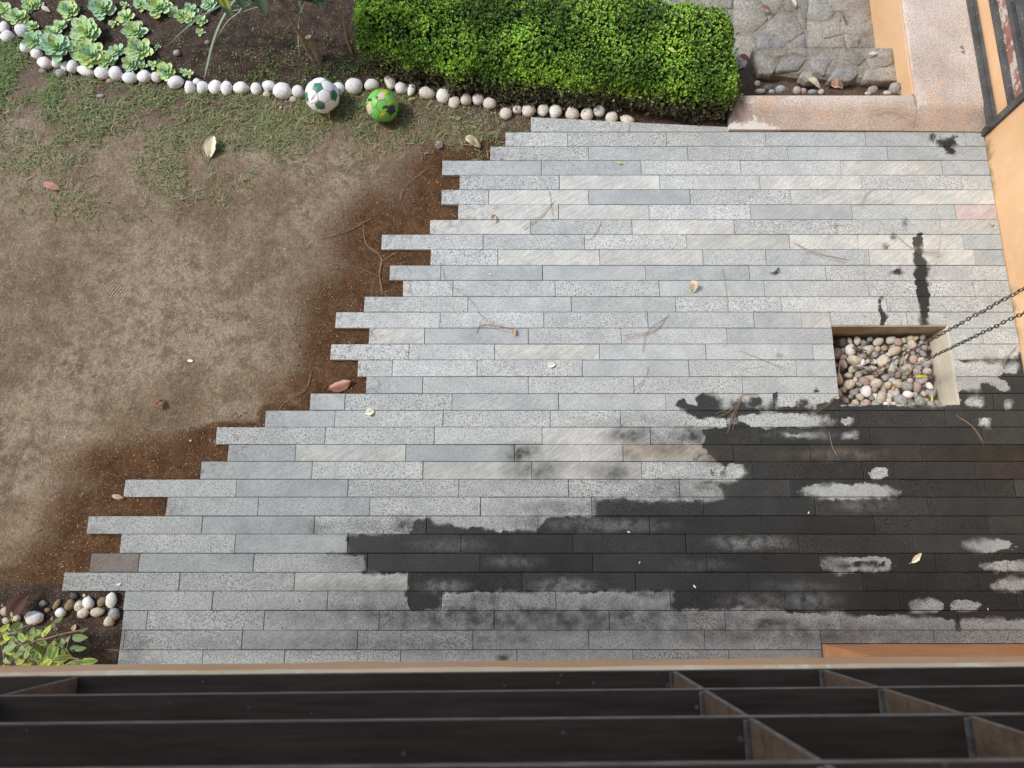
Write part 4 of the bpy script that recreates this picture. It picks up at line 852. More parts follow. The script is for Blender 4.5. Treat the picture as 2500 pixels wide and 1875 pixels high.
def build_grass():
    pos, di, no, Ls, Ws, cl = [], [], [], [], [], []; V = []; Q = []; C = []
    cnt = 0
    while cnt < 4600:
        px, py = random.uniform(-120, 1330), random.uniform(90, 560); d = grass_density(px, py)
        if random.random() > d: continue
        p = P(px, py); x, y = p.x, p.y
        if in_paving(x, y, 0.02): continue
        z = soil_z(x, y); cnt += 1; lush = px < 150 and py < 260
        dryb = random.random()
        for k in range(random.randint(2, 4) + (4 if lush else 0)):
            an = random.uniform(0, 6.28); ln = random.uniform(0.022, 0.06) * (1.1 if lush else 1); wd = random.uniform(0.0015, 0.0028)
            el = random.uniform(0.15, 0.9); dx, dy = math.cos(an), math.sin(an); bx, by = x + random.uniform(-.014, .014), y + random.uniform(-.014, .014)
            mid = (bx + dx * ln * .55 * math.cos(el), by + dy * ln * .55 * math.cos(el), z + ln * .55 * math.sin(el)); tip = (mid[0] + dx * ln * .5, mid[1] + dy * ln * .5, max(z + 0.002, mid[2] + ln * .25 * (math.sin(el) - 0.5)))
            sx, sy = -dy * wd, dx * wd; n = len(V)
            V += [(bx - sx, by - sy, z - .003), (bx + sx, by + sy, z - .003), (mid[0] + sx * .8, mid[1] + sy * .8, mid[2]), (mid[0] - sx * .8, mid[1] - sy * .8, mid[2]), (tip[0] + sx * .2, tip[1] + sy * .2, tip[2]), (tip[0] - sx * .2, tip[1] - sy * .2, tip[2])]
            Q += [(n, n+1, n+2, n+3), (n+3, n+2, n+4, n+5)]
            c = np.array([0.19, 0.245, 0.085]) if dryb < 0.64 or lush else np.array([0.36, 0.33, 0.18])
            if lush: c = np.array([0.15, 0.235, 0.06]) if random.random() < .7 else np.array([0.3, 0.32, 0.14])
            c = c * random.uniform(.65, 1.35); C += [(*c, 1)] * 6
    me = npmesh('grass', np.array(V), np.array(Q), M['grass']); cattr(me, 'lc', np.array(C)); o = stuff(link('thin_grass', me)); tag(o, 'thin patchy lawn grass growing on bare soil below the border stones', 'grass')
    # weeds in the bed and along the stones
    pos, di, no, Ls, Ws, cl = [], [], [], [], [], []
    for _ in range(560):
        px = random.uniform(330, 1250); py = bpx(px) - abs(random.gauss(0, 55)) + random.uniform(-12, 14)
        if px < 600 and random.random() < 0.6: continue
        p = P(px, py); z = soil_z(p.x, p.y)
        for k in range(random.randint(3, 9)):
            an = random.uniform(0, 6.28); el = random.uniform(0.1, 1.0); d = np.array([math.cos(an) * math.cos(el), math.sin(an) * math.cos(el), math.sin(el)])
            q = np.array([p.x, p.y, z]) + np.array([random.gauss(0, .014), random.gauss(0, .014), random.uniform(0, .015)]); pos.append(q); di.append(d); no.append(np.array([-d[0] * d[2], -d[1] * d[2], 1 - d[2]**2]) + 1e-3)
            s = random.uniform(.6, 1.3); Ls.append(0.012 * s); Ws.append(0.007 * s); cl.append(np.array([0.19, 0.28, 0.06]) * random.uniform(.4, 1.4))
    me = leaves_mesh('weeds', np.array(pos), unit(np.array(di)), unit(np.array(no)), np.array(Ls), np.array(Ws), np.array(cl), M['leaf']); o = stuff(link('bed_weeds', me)); tag(o, 'tiny green weeds sprouting in the dark flower bed soil', 'weeds')
    # crumbs and grit lying on the soil
    V, Q, C = [], [], []
    tet = np.array([(1, 0, -.5), (-.5, .87, -.5), (-.5, -.87, -.5), (0.1, 0, .8)])
    def crumb(x, y, z, s, c):
        n = len(V); a = random.uniform(0, 6.28); ca, sa = math.cos(a), math.sin(a); ex = random.uniform(.7, 1.4)
        for t in tet: V.append((x + s * (t[0] * ca * ex - t[1] * sa), y + s * (t[0] * sa * ex + t[1] * ca), z + s * t[2] * .8))
        for f in ((0, 1, 3), (1, 2, 3), (2, 0, 3)): Q.append(tuple(n + i for i in f))
        C.extend([(*c, 1)] * 4)
    cnt = 0
    while cnt < 9500:
        px, py = random.uniform(-60, 1760), random.uniform(-60, 1640); p = P(px, py); x, y = p.x, p.y
        if in_paving(x, y, 0.004) or (x > KX0 - 0.01): continue
        bed = y > border_y(x) or (x < BXW and y < BYW); e = edge_dist(x, y)
        if px > 1000 and py < 340 and random.random() < 0.5: bed = True
        elif not bed and e > 0.3 and random.random() < 0.45: continue
        s = random.choice([.0016, .002, .0025, .003, .004]) * (1.35 if bed else 1); z = soil_z(x, y) + s * .3
        r = random.random()
        if bed: c = (0.07, 0.05, 0.036) if r < .55 else ((0.27, 0.22, 0.16) if r < .85 else (0.55, 0.50, 0.42))
        elif e < 0.3: c = (0.12, 0.065, 0.034) if r < .7 else (0.40, 0.31, 0.2)
        else: c = (0.22, 0.175, 0.13) if r < .75 else (0.45, 0.39, 0.30)
        k = random.uniform(.7, 1.3); crumb(x, y, z, s, tuple(k * a for a in c)); cnt += 1
    for _ in range(520):                                  # clods in the dug strip
        r_ = random.randrange(3, 29); y = random.uniform(YB[r_+1], YB[r_]); x = LEFT[r_] - abs(random.gauss(0, .16))
        if in_paving(x, y, .006): continue
        s = random.uniform(.004, .009); k = random.uniform(.6, 1.3); crumb(x, y, soil_z(x, y) + s * .25, s, (0.105 * k, 0.058 * k, 0.03 * k))
    for _ in range(900):                                  # soil spilt over the slab ends
        r_ = random.randrange(1, 29); y = random.uniform(YB[r_+1] + .004, YB[r_] - .004); x = LEFT[r_] + abs(random.gauss(0, .045)) + .003
        s = random.uniform(.0012, .003); k = random.uniform(.6, 1.4); crumb(x, y, s * .4 + .001, s, (0.15 * k, 0.085 * k, 0.048 * k))
    for _ in range(420):                                  # gravel at the head of the paving
        px, py = random.gauss(1180, 70), random.gauss(285, 26); p = P(px, py)
        if in_paving(p.x, p.y, 0.004): continue
        s = random.uniform(.0025, .0065); k = random.uniform(.35, 1.3); crumb(p.x, p.y, soil_z(p.x, p.y) + s * .2, s, (0.42 * k, 0.38 * k, 0.33 * k))
    me = npmesh('crumbs', np.array(V), np.array(Q), M['litter']); cattr(me, 'lc', np.array(C)); o = stuff(link('soil_crumbs', me)); tag(o, 'fine crumbs and grit strewn over the bare soil', 'grit')
    # straw bits
    pos, di, no, Ls, Ws, cl = [], [], [], [], [], []; cnt = 0
    while cnt < 2300:
        px, py = random.uniform(-40, 1300), random.uniform(120, 1420); p = P(px, py); x, y = p.x, p.y
        if in_paving(x, y, 0.004): continue
        if y > border_y(x) and random.random() < .7: continue
        an = random.uniform(0, 6.28); pos.append((x, y, soil_z(x, y) + .0025)); di.append((math.cos(an), math.sin(an), random.uniform(-.1, .1))); no.append((0, 0, 1)); big = random.random() < .06
        Ls.append(random.uniform(.006, .014) * (2.2 if big else 1)); Ws.append(random.uniform(.0016, .003)); cl.append(np.array([0.50, 0.42, 0.28]) * random.uniform(.55, 1.25)); cnt += 1
    me = leaves_mesh('straw', np.array(pos), unit(np.array(di)), unit(np.array(no)), np.array(Ls), np.array(Ws), np.array(cl), M['litter']); o = stuff(link('straw_bits', me)); tag(o, 'short straw coloured bits scattered over soil and grass', 'straw')
build_grass()

# ------------------------------------------------------------------ succulents
def spoon_mesh(c_in, c_rim, c_tip):
    nu, nv = 7, 5; V, Fc, C = [], [], []
    for side in (0, 1):
        for i in range(nu + 1):
            u = i / nu; wd = 0.25 * (0.34 + 0.95 * u ** 0.8) * max(0.0, 1 - max(0, (u - .60) / .40) ** 2.0) ** 0.75 if u < 1 else 0.0
            for j in range(nv):
                v = -1 + 2 * j / (nv - 1); z = 0.10 * u * u + 0.05 * v * v * u - (0.07 * (1 - v * v) * math.sin(math.pi * min(1, u * 1.02)) if side else -0.004)
                V.append((u, v * wd + 0.0001 * v, z)); k = max(abs(v) ** 3, max(0, (u - .8) / .2) ** 1.5)
                C.append((*(np.array(c_in) * (1 - k) + np.array(c_rim if u < .93 else c_tip) * k), 1))
    n = (nu + 1) * nv
    for s in (0, 1):
        for i in range(nu):
            for j in range(nv - 1):
                a = s * n + i * nv + j; q = (a, a + nv, a + nv + 1, a + 1); Fc.append(q if s == 0 else q[::-1])
    me = mesh('leaf', V, Fc, M['rosette'], True); cattr(me, 'lc', C); return me
SP = [spoon_mesh((.36, .60, .26), (.76, .86, .54), (.80, .80, .5)), spoon_mesh((.46, .68, .24), (.80, .88, .46), (.8, .78, .44)), spoon_mesh((.32, .56, .33), (.70, .84, .58), (.76, .78, .54)), spoon_mesh((.42, .50, .13), (.6, .62, .22), (.6, .5, .25))]
stem_cache = {}
def rosette(px, py, rpx, idx, label):
    zc = 0.025 + rpx * 0.0011; p = P(px, py, zc); r = 1.12 * rpx / PXM(px, py, zc)
    o = tag(empty('rosette_succulent', (p.x, p.y, soil_z(p.x, p.y))), label, 'succulent', 'rosette succulents in the flower bed')
    h = zc - o.location.z; kind = idx % 3
    o.rotation_euler = (random.uniform(-.05, .32), random.uniform(-.2, .2), 0)
    link('stem', mesh('stem', *tube_vf([(0, 0, -0.01), (0.004, 0.003, h * 0.5), (0, 0, h)], [.007, .006, .005], 6), M['bark']), o)
    n = 12 if rpx < 13 else (22 if rpx < 20 else 32)
    for i in range(n):
        t = i / (n - 1); an = i * 2.39996 + random.uniform(-.15, .15); el = R(4 + 58 * t ** 1.7) + random.uniform(-.08, .08); ln = r * (1.22 - 0.86 * t ** 0.9) * random.uniform(.9, 1.12)
        q = link('leaf', SP[3] if random.random() < 0.07 else SP[(kind + (1 if t > .6 else 0)) % 3], o, (0, 0, h - 0.012 + 0.016 * t)); q.scale = (ln, ln * 1.05, ln * (1 - .3 * t)); q.rotation_euler = Euler((0, -el, an), 'XYZ')
    return o
suc = [(x/S1, y/S1, r/S1) for x, y, r in [(30,100,95),(200,200,110),(345,60,90),(440,40,65),(820,110,118),(1210,80,140),(1480,50,52),(1690,40,95),(1890,70,140),(2070,130,78),(2170,190,80),(1500,205,95),(380,315,80),(720,310,82),(610,385,88),(390,470,112),(1040,370,165),(660,560,165),(880,560,92),(1070,640,165),(1600,370,122),(1250,710,100),(1400,610,98),(1650,580,132),(1570,750,100),(1695,775,55),(1880,560,42),(1820,770,58),(1990,830,100),(1350,280,55),(320,120,60)]]
suc += [(400+x/S2, y/S2, r/S2) for x, y, r in [(190,160,72),(275,195,78),(290,100,68),(390,215,62),(490,40,85),(380,340,48),(205,765,45),(275,770,50)]]
suc.sort()
for i, (x, y, r) in enumerate(suc):
    rosette(x, y, r, i, ('large' if r > 27 else 'medium' if r > 17 else 'small') + ' pale green rosette succulent in the bed, %s counting from the left' % ordn(i))

# ------------------------------------------------------------------ leaves and strap plants
def leaf_grid(L, W, bend=0.2, fold=0.15, nu=8, nv=4, twist=0.0, shape=1.0, wav=0.0, seed=0):
    """leaf along +X from the origin; returns verts, faces, (u, v) of each vertex"""
    V, Fc, UV = [], [], []
    for i in range(nu + 1):
        u = i / nu; wd = W * 0.5 * (math.sin(math.pi * min(1, u ** shape * 0.97 + 0.03)) ** 0.8)
        for j in range(nv + 1):
            v = -1 + 2 * j / nv; z = -bend * L * u * u + abs(v) * wd * fold + wav * L * mnoise.noise((u * 4 + seed, v * 1.5, seed * 1.7)); V.append((u * L, v * wd, z)); UV.append((u, v))
    for i in range(nu):
        for j in range(nv): a = i * (nv + 1) + j; Fc.append((a, a + nv + 1, a + nv + 2, a + 1))
    return V, Fc, UV
def leaf_mesh(name, L, W, cfun, mat='leaf', **k):
    V, Fc, UV = leaf_grid(L, W, **k); me = mesh(name, V, Fc, M[mat], True); cattr(me, 'lc', [(*cfun(u, v), 1) for u, v in UV]); return me
def ribbon(name, pts, wmax, col, par, mat='leaf'):
    pts = bez(pts, 7); n = len(pts); V, Fc, C = [], [], []
    for i, p in enumerate(pts):
        d = (pts[min(i+1, n-1)] - pts[max(i-1, 0)]).normalized(); s = d.cross(Vector((0, 0, 1))); s = s.normalized() if s.length > 1e-4 else Vector((1, 0, 0))
        u = i / (n - 1); wd = wmax * 0.5 * min(1, (1 - u) * 4 + 0.05) * (0.75 + 0.25 * math.sin(u * 3.1))
        for v in (-1, 0, 1): V.append(p + s * wd * v + Vector((0, 0, wd * 0.45 * abs(v)))); C.append((*(np.array(col) * (1.0 if v else 1.25)), 1))
    for i in range(n - 1):
        for j in range(2): a = i * 3 + j; Fc.append((a, a + 3, a + 4, a + 1))
    c = par.location; me = mesh(name, [v - c for v in V], Fc, M[mat], True); cattr(me, 'lc', C); return link(name, me, par)
def q2(x, y, z): return P(400 + x / S2, y / S2, z)
GG = (0.26, 0.33, 0.22); DG = (0.11, 0.18, 0.075)
pl = tag(empty('strap_leaf_plant', q2(780, -60, 0)), 'arching grey-green strap leaves reaching over the bed beside the succulents', 'plant')
for pts, wd, c in [([(790,-40,.34),(640,190,.30),(540,430,.22),(470,700,.10),(432,865,.045)],.016,GG),([(850,-30,.34),(820,120,.3),(690,230,.22),(560,430,.08)],.010,GG),([(760,-40,.34),(590,75,.30),(330,235,.18),(0,525,.03)],.016,(0.10,0.15,0.105)),([(640,-60,.32),(500,0,.28),(400,130,.2),(300,285,.05)],.013,DG),([(870,-20,.3),(850,100,.25),(800,290,.1),(780,390,.03)],.006,(0.28,0.27,0.2)),([(640,60,.28),(700,40,.3),(800,0,.3)],.014,GG),([(700,130,.26),(850,90,.3),(960,10,.3)],.008,GG),([(720,60,.28),(840,60,.3),(980,-30,.3)],.010,DG),([(600,190,.04),(630,110,.2),(680,20,.3)],.006,(0.3,0.28,0.2)),([(900,60,.25),(1000,80,.2),(1110,110,.14)],.010,DG),([(1000,20,.3),(1150,70,.22),(1240,100,.12)],.012,(0.14,0.18,0.05)),([(860,130,.2),(930,100,.25),(1080,60,.3)],.007,GG)]:
    ribbon('leaf', [q2(*p) for p in pts], wd, c, pl)
pl2 = tag(empty('strap_leaf_plant', q2(1480, -70, 0)), 'thin strap leaves hanging between the two bare shrub stems', 'plant')
for pts, wd, c in [([(1560,-30,.38),(1480,110,.3),(1400,220,.18),(1290,350,.03)],.013,DG),([(1440,-40,.36),(1480,90,.32),(1520,180,.26)],.013,GG),([(1530,10,.36),(1480,130,.3),(1455,250,.2),(1450,420,.1),(1460,600,.03)],.010,GG),([(1150,-40,.36),(1220,40,.3),(1270,100,.22)],.011,GG),([(1330,-40,.36),(1390,50,.28),(1445,115,.2)],.007,GG),([(1420,200,.2),(1350,290,.08),(1290,340,.03)],.008,DG)]:
    ribbon('leaf', [q2(*p) for p in pts], wd, c, pl2)
st_ = tag(link('garden_stake', mesh('stake', *tube_vf([q2(1900, 150, .02) - q2(1900, 150, 0), q2(1740, 0, .22) - q2(1900, 150, 0), q2(1600, -130, .42) - q2(1900, 150, 0)], .005, 6), M['galv']), None, q2(1900, 150, 0)), 'thin grey stake leaning behind the right bare shrub stem', 'stake')
def var_col(u, v):
    c = np.array([0.055, 0.105, 0.035]); k = mnoise.noise((u * 2.5, v * 6.5, 3)); return tuple(np.array([0.42, 0.40, 0.05]) if (abs(v) < .62 and k > 0.02) else c)
def dk_col(u, v): return tuple(np.array([0.045, 0.085, 0.035]) * (1.5 if abs(v) < .1 else 1))
def place_leaf(me, par, base, tip, name='leaf', roll=0.0):
    d = (tip - base); o = link(name, me, par); x = d.normalized(); z = Vector((0, 0, 1)) - x * x.z; z.normalize(); y = z.cross(x)
    m = Matrix((x, y, z)).transposed(); o.rotation_euler = (m @ Matrix.Rotation(roll, 3, 'X')).to_euler(); o.location = base - par.location; return o
def shrub(name, label, trunk, rad, leaves, crown_seed):
    p0 = trunk[0]; o = tag(empty(name, (p0.x, p0.y, 0)), label, 'shrub')
    top = trunk[-1]; trunk = trunk + [top + (top - trunk[-2]) * 1.6]; top = trunk[-1]
    pts = bez(trunk, 5); rr = [rad * (1.0 + 0.5 * max(0, 1 - i / 4) - 0.35 * i / len(pts)) for i in range(len(pts))]
    rr = [a * (1 + 0.12 * mnoise.noise((i * .9, rad * 99, 0))) for i, a in enumerate(rr)]
    link('trunk', mesh('trunk', *tube_vf([p - o.location for p in pts], rr, 9), M['bark'], True), o)
    for base, tip, wd, cf in leaves:
        L = (tip - base).length; place_leaf(leaf_mesh('leaf', L, wd, cf, bend=0.06, fold=0.22, nu=10), o, base, tip, roll=random.uniform(-.25, .25))
    rs = random.Random(crown_seed); proto = [leaf_mesh('leaf', 0.24, 0.055, dk_col, bend=.25, fold=.2), leaf_mesh('leaf', 0.24, 0.055, var_col, bend=.25, fold=.2)]
    for i in range(34):
        a = rs.uniform(0, 6.28); el = rs.uniform(-.2, .9); b = top + Vector((rs.uniform(-.03, .03), rs.uniform(-.03, .03), rs.uniform(-.10, .05))); d = Vector((math.cos(a) * math.cos(el), math.sin(a) * math.cos(el), math.sin(el)))
        if d.y < -0.15: continue
        place_leaf(proto[0 if rs.random() < .8 else 1], o, b, b + d * .24)
    return o
trA = [q2(1655, 690, -.01), q2(1560, 560, .08), q2(1500, 440, .17), q2(1420, 290, .27), q2(1340, 150, .36), q2(1255, 10, .45)]
shrub('broadleaf_shrub', 'bare left shrub stem with broad dark and yellow-striped leaves above the bed', trA, .0125, [(q2(560, -170, .55), q2(727, 188, .50), .062, var_col), (q2(990, -170, .56), q2(1100, 158, .50), .07, dk_col), (q2(760, -170, .56), q2(872, 112, .5), .055, dk_col), (q2(1180, -190, .6), q2(1300, 35, .52), .06, dk_col), (q2(900, -160, .5), q2(1010, 40, .46), .05, dk_col)], 3)
sb = q2(1690, 665, 0); stp = tag(empty('cut_stump', (sb.x, sb.y, 0)), 'sawn-off brown stump leaning beside the left bare shrub stem', 'stump')
tp = q2(1560, 405, .17)
link('stump_body', mesh('stump_body', *tube_vf(bez([Vector((0, 0, -.01)), (tp - sb) * .5 + Vector((.004, 0, 0)), tp - sb], 4), [.027, .025, .0235, .023, .0225, .0225, .022, .0215, .0215], 12, True), [M['bark']], True), stp)
ax_ = (tp - sb).normalized(); link('cut_face', mesh('cut_face', *tube_vf([tp - sb + ax_ * .0005, tp - sb + ax_ * .003], .0205, 12), M['cutwood']), stp)
trB = [q2(2065, 605, -.01), q2(2020, 520, .06), q2(1985, 420, .13), q2(1950, 250, .25), q2(1900, 110, .35), q2(1860, 0, .43)]
shrub('broadleaf_shrub', 'bare right shrub stem rising next to the hedge end', trB, .013, [(q2(1640, -170, .55), q2(1690, 98, .5), .066, dk_col), (q2(1560, -180, .6), q2(1640, 20, .55), .05, dk_col)], 9)
# corner shrub with yellow-edged leaves
def q7(x, y, z): return P(x / S7, 1410 + y / S7, z)
def vy_col(u, v):
    k = min(1.0, max(0.0, abs(v) * 1.5 - 0.45 + 0.5 * mnoise.noise((u * 5, v * 4, 1)))); return tuple(np.array([0.17, 0.30, 0.09]) * (1 - k) + np.array([0.56, 0.64, 0.15]) * k)
def vg_col(u, v): return tuple(np.array([0.26, 0.35, 0.15]) * (1.2 if abs(v) < .12 else 1))
def vyy_col(u, v): return tuple(np.array([0.50, 0.58, 0.09]) if abs(v) > .25 or mnoise.noise((u * 6, v * 5, 2)) > 0 else np.array([0.14, 0.25, 0.05]))
cs = tag(empty('corner_shrub', q7(300, 1700, 0)), 'leafy shrub with yellow-edged leaves in the bottom left corner bed', 'shrub')
tw = []
for pts, r in [([(300,1700,.02),(500,1100,.22),(760,1000,.26),(1000,930,.25),(1290,870,.22),(1440,835,.2)],.0042),([(200,1700,.02),(60,1250,.2),(300,1110,.25),(480,1010,.25),(540,930,.25)],.0035),([(540,1060,.23),(850,1080,.2),(1060,895,.22)],.0025),([(300,1700,.02),(0,1000,.24),(270,850,.26),(690,710,.24)],.003),([(200,1700,.05),(420,1180,.24),(160,1010,.27)],.0025),([(420,1180,.24),(560,1330,.26),(640,1420,.27)],.002),([(500,1700,.03),(700,1450,.24),(860,1350,.3),(1250,1320,.28),(1330,1400,.27)],.0028),([(760,1000,.26),(830,860,.27),(850,740,.27)],.0018),([(950,940,.25),(860,800,.27),(870,690,.27)],.0016),([(1290,1400,.28),(1100,1200,.26),(1130,1000,.26)],.0018),([(300,1700,.02),(480,1300,.28),(440,1150,.3)],.002)]:
    tw.append(tube_vf([p - cs.location for p in bez([q7(*p) for p in pts], 4)], r, 5, False))
link('branches', mesh('branches', *merge(tw), M['bark'], True), cs)
LM = [[leaf_mesh('leaf', 1, .46, f, bend=.16, fold=.2, nu=8, nv=6, shape=.85, wav=.03, seed=i) for i in range(2)] for f in (vy_col, vg_col, vyy_col)]
def cleaf(bx, by, tx, ty, z, ty_):
    b, t = q7(bx, by, z), q7(tx, ty, z + random.uniform(-.03, .02)); L = (t - b).length; o = place_leaf(LM[ty_][random.randrange(2)], cs, b, t, roll=random.uniform(-.5, .5)); o.scale = (L, L * random.uniform(.9, 1.15), L)
for a in [(1310,1400,1600,1350,.27,0),(1310,1400,1400,1310,.27,2),(860,1355,1170,1300,.3,0),(860,1355,620,1460,.3,2),(860,1350,940,1130,.29,0),(810,1310,850,1060,.28,0),(1060,1440,1260,1400,.27,0),(870,1360,1060,1460,.28,0),(640,1470,860,1400,.3,2),(1180,990,1430,985,.25,1),(1190,1000,1250,900,.25,1),(700,980,850,740,.27,2),(690,900,700,980,.27,2),(880,740,1030,640,.26,1),(880,740,900,840,.26,1),(410,1040,270,900,.26,0),(490,930,560,800,.25,1),(500,1040,550,940,.26,0),(160,850,340,720,.27,1),(150,760,0,900,.28,2),(160,1000,0,950,.28,2),(130,900,270,850,.26,1),(1040,1110,1000,980,.25,1),(1130,1170,1300,1110,.25,1),(1220,1190,1420,1140,.25,1),(600,1080,760,1000,.25,1),(420,1330,460,1150,.29,0),(260,1420,400,1350,.29,2),(560,1310,600,1190,.27,1),(660,1330,640,1240,.28,2),(240,1290,400,1180,.25,1),(270,1110,0,1200,.25,1),(0,1100,130,1000,.27,2),(1300,890,1430,830,.22,1),(210,640,160,560,.22,1),(200,660,190,740,.25,2),(400,1470,520,1400,.3,2),(130,1400,40,1330,.27,1),(1060,1060,1140,960,.26,1),(830,700,860,640,.26,1),(980,1400,920,1460,.3,2)]: cleaf(*a)
rs = random.Random(5)
for i in range(150):
    x = rs.triangular(-40, 1250, 300); y = rs.uniform(860, 1500) if x < 700 else rs.uniform(1080, 1500); a = rs.uniform(0, 6.28); l = rs.uniform(90, 210)
    cleaf(x, y, x + l * math.cos(a), y + l * math.sin(a) * .8, rs.uniform(.1, .25), rs.choice([0, 1, 1, 1, 2]))

# ------------------------------------------------------------------ footballs
def trunc_ico():
    ph = (1 + 5 ** .5) / 2; ic = [Vector(v).normalized() for v in [(0,1,ph),(0,-1,ph),(0,1,-ph),(0,-1,-ph),(1,ph,0),(-1,ph,0),(1,-ph,0),(-1,-ph,0),(ph,0,1),(-ph,0,1),(ph,0,-1),(-ph,0,-1)]]
    el = min((ic[0] - v).length for v in ic[1:]); fc = [(a, b, c) for a in range(12) for b in range(a+1, 12) for c in range(b+1, 12) if all(abs((ic[i] - ic[j]).length - el) < 1e-3 for i, j in ((a, b), (b, c), (a, c)))]
    pts = {(a, b): ic[a] * (2/3) + ic[b] * (1/3) for a in range(12) for b in range(12) if a != b and abs((ic[a] - ic[b]).length - el) < 1e-3}
    pans = []
    for a in range(12): pans.append(('pent', [pts[k] for k in pts if k[0] == a], ic[a]))
    for f in fc: pans.append(('hex', [pts[(i, j)] for i in f for j in f if i != j], sum((ic[i] for i in f), Vector()).normalized()))
    out = []
    for kd, q, c in pans:
        u = (q[0] - c * q[0].dot(c)).normalized(); v = c.cross(u); q = sorted(q, key=lambda p: math.atan2(p.dot(v), p.dot(u))); out.append((kd, [p.normalized() for p in q], c))
    return out
TI = trunc_ico()
def panel_vf(poly, c, r, inset=0.985, lev=6, puff=0.02):
    """bulged panel with a rounded rim that dips into the seam; ring index per face"""
    n = len(poly); m = 7; rim = []
    for a, b in zip(poly, poly[1:] + poly[:1]):
        for k in range(m): rim.append(a.lerp(b, k / m))
    V, Fc, RG = [], [], []; rings = [1.0, .955, .885, .82, .7, .58, .46, .34, .22, .1]
    for li, s in enumerate(rings):
        for p in rim:
            q = (c * c.dot(p) * 0 + c.lerp(p, s * inset)).normalized(); rad = r * (1 - (0.036 if li == 0 else (0.008 if li == 1 else 0)) + 0) ; V.append(q * rad)
    V.append(c * r); N = len(rim)
    for l in range(len(rings) - 1):
        for k in range(N): Fc.append((l*N+k, l*N+(k+1) % N, (l+1)*N+(k+1) % N, (l+1)*N+k)); RG.append(l)
    for k in range(N): Fc.append(((len(rings)-1)*N+k, (len(rings)-1)*N+(k+1) % N, len(V)-1)); RG.append(len(rings))
    return V, Fc, RG
def ball_orient(px, py, z, roll):
    c = P(px, py, z); vw = (Vector((0, 0, H)) - c).normalized()
    hx = [t for t in TI if t[0] == 'hex'][0]; pn = sorted([t for t in TI if t[0] == 'pent'], key=lambda t: -t[2].dot(hx[2]))[0]
    f0 = hx[2]; r0 = (pn[2] - f0 * pn[2].dot(f0)).normalized(); u0 = f0.cross(r0); A = Matrix((r0, u0, f0)).transposed()
    right = Vector((1, 0, 0)); right = (right - vw * right.dot(vw)).normalized(); up = vw.cross(right); Bm = Matrix((right, up, vw)).transposed()
    return c, Bm @ Matrix.Rotation(roll, 3, 'Z') @ A.inverted()
def bmat(name, c1, c2, rough=.45, sc=14, glit=False, dirt=(0.30, 0.24, 0.17)):
    b = NB(name); L = b.coord('World'); c = b.mix(b.ramp(b.noise(L, sc, 4), .3, .7), c1, c2)
    if glit: c = b.mix(b.math('MULTIPLY', b.math('LESS_THAN', b.vor(L, 260), .33), .5), c, (0.25, 0.5, 0.36))
    c = b.mix(b.math('MULTIPLY', b.ramp(b.noise(L, 22, 6, .7), .58, .78), .35), c, dirt); b.base(c); b.rough(rough); return b.m
M['bwhite'] = bmat('ball_white', (.80, .82, .82), (.88, .89, .88)); M['bgreen'] = bmat('ball_glitter_green', (.012, .16, .085), (.022, .22, .12), .4, 20, True); M['bred'] = bmat('ball_red_line', (.42, .16, .17), (.55, .28, .28)); M['bseam'] = simple('ball_seam', (.25, .2, .2), (.35, .3, .3), 10, .8, 0)
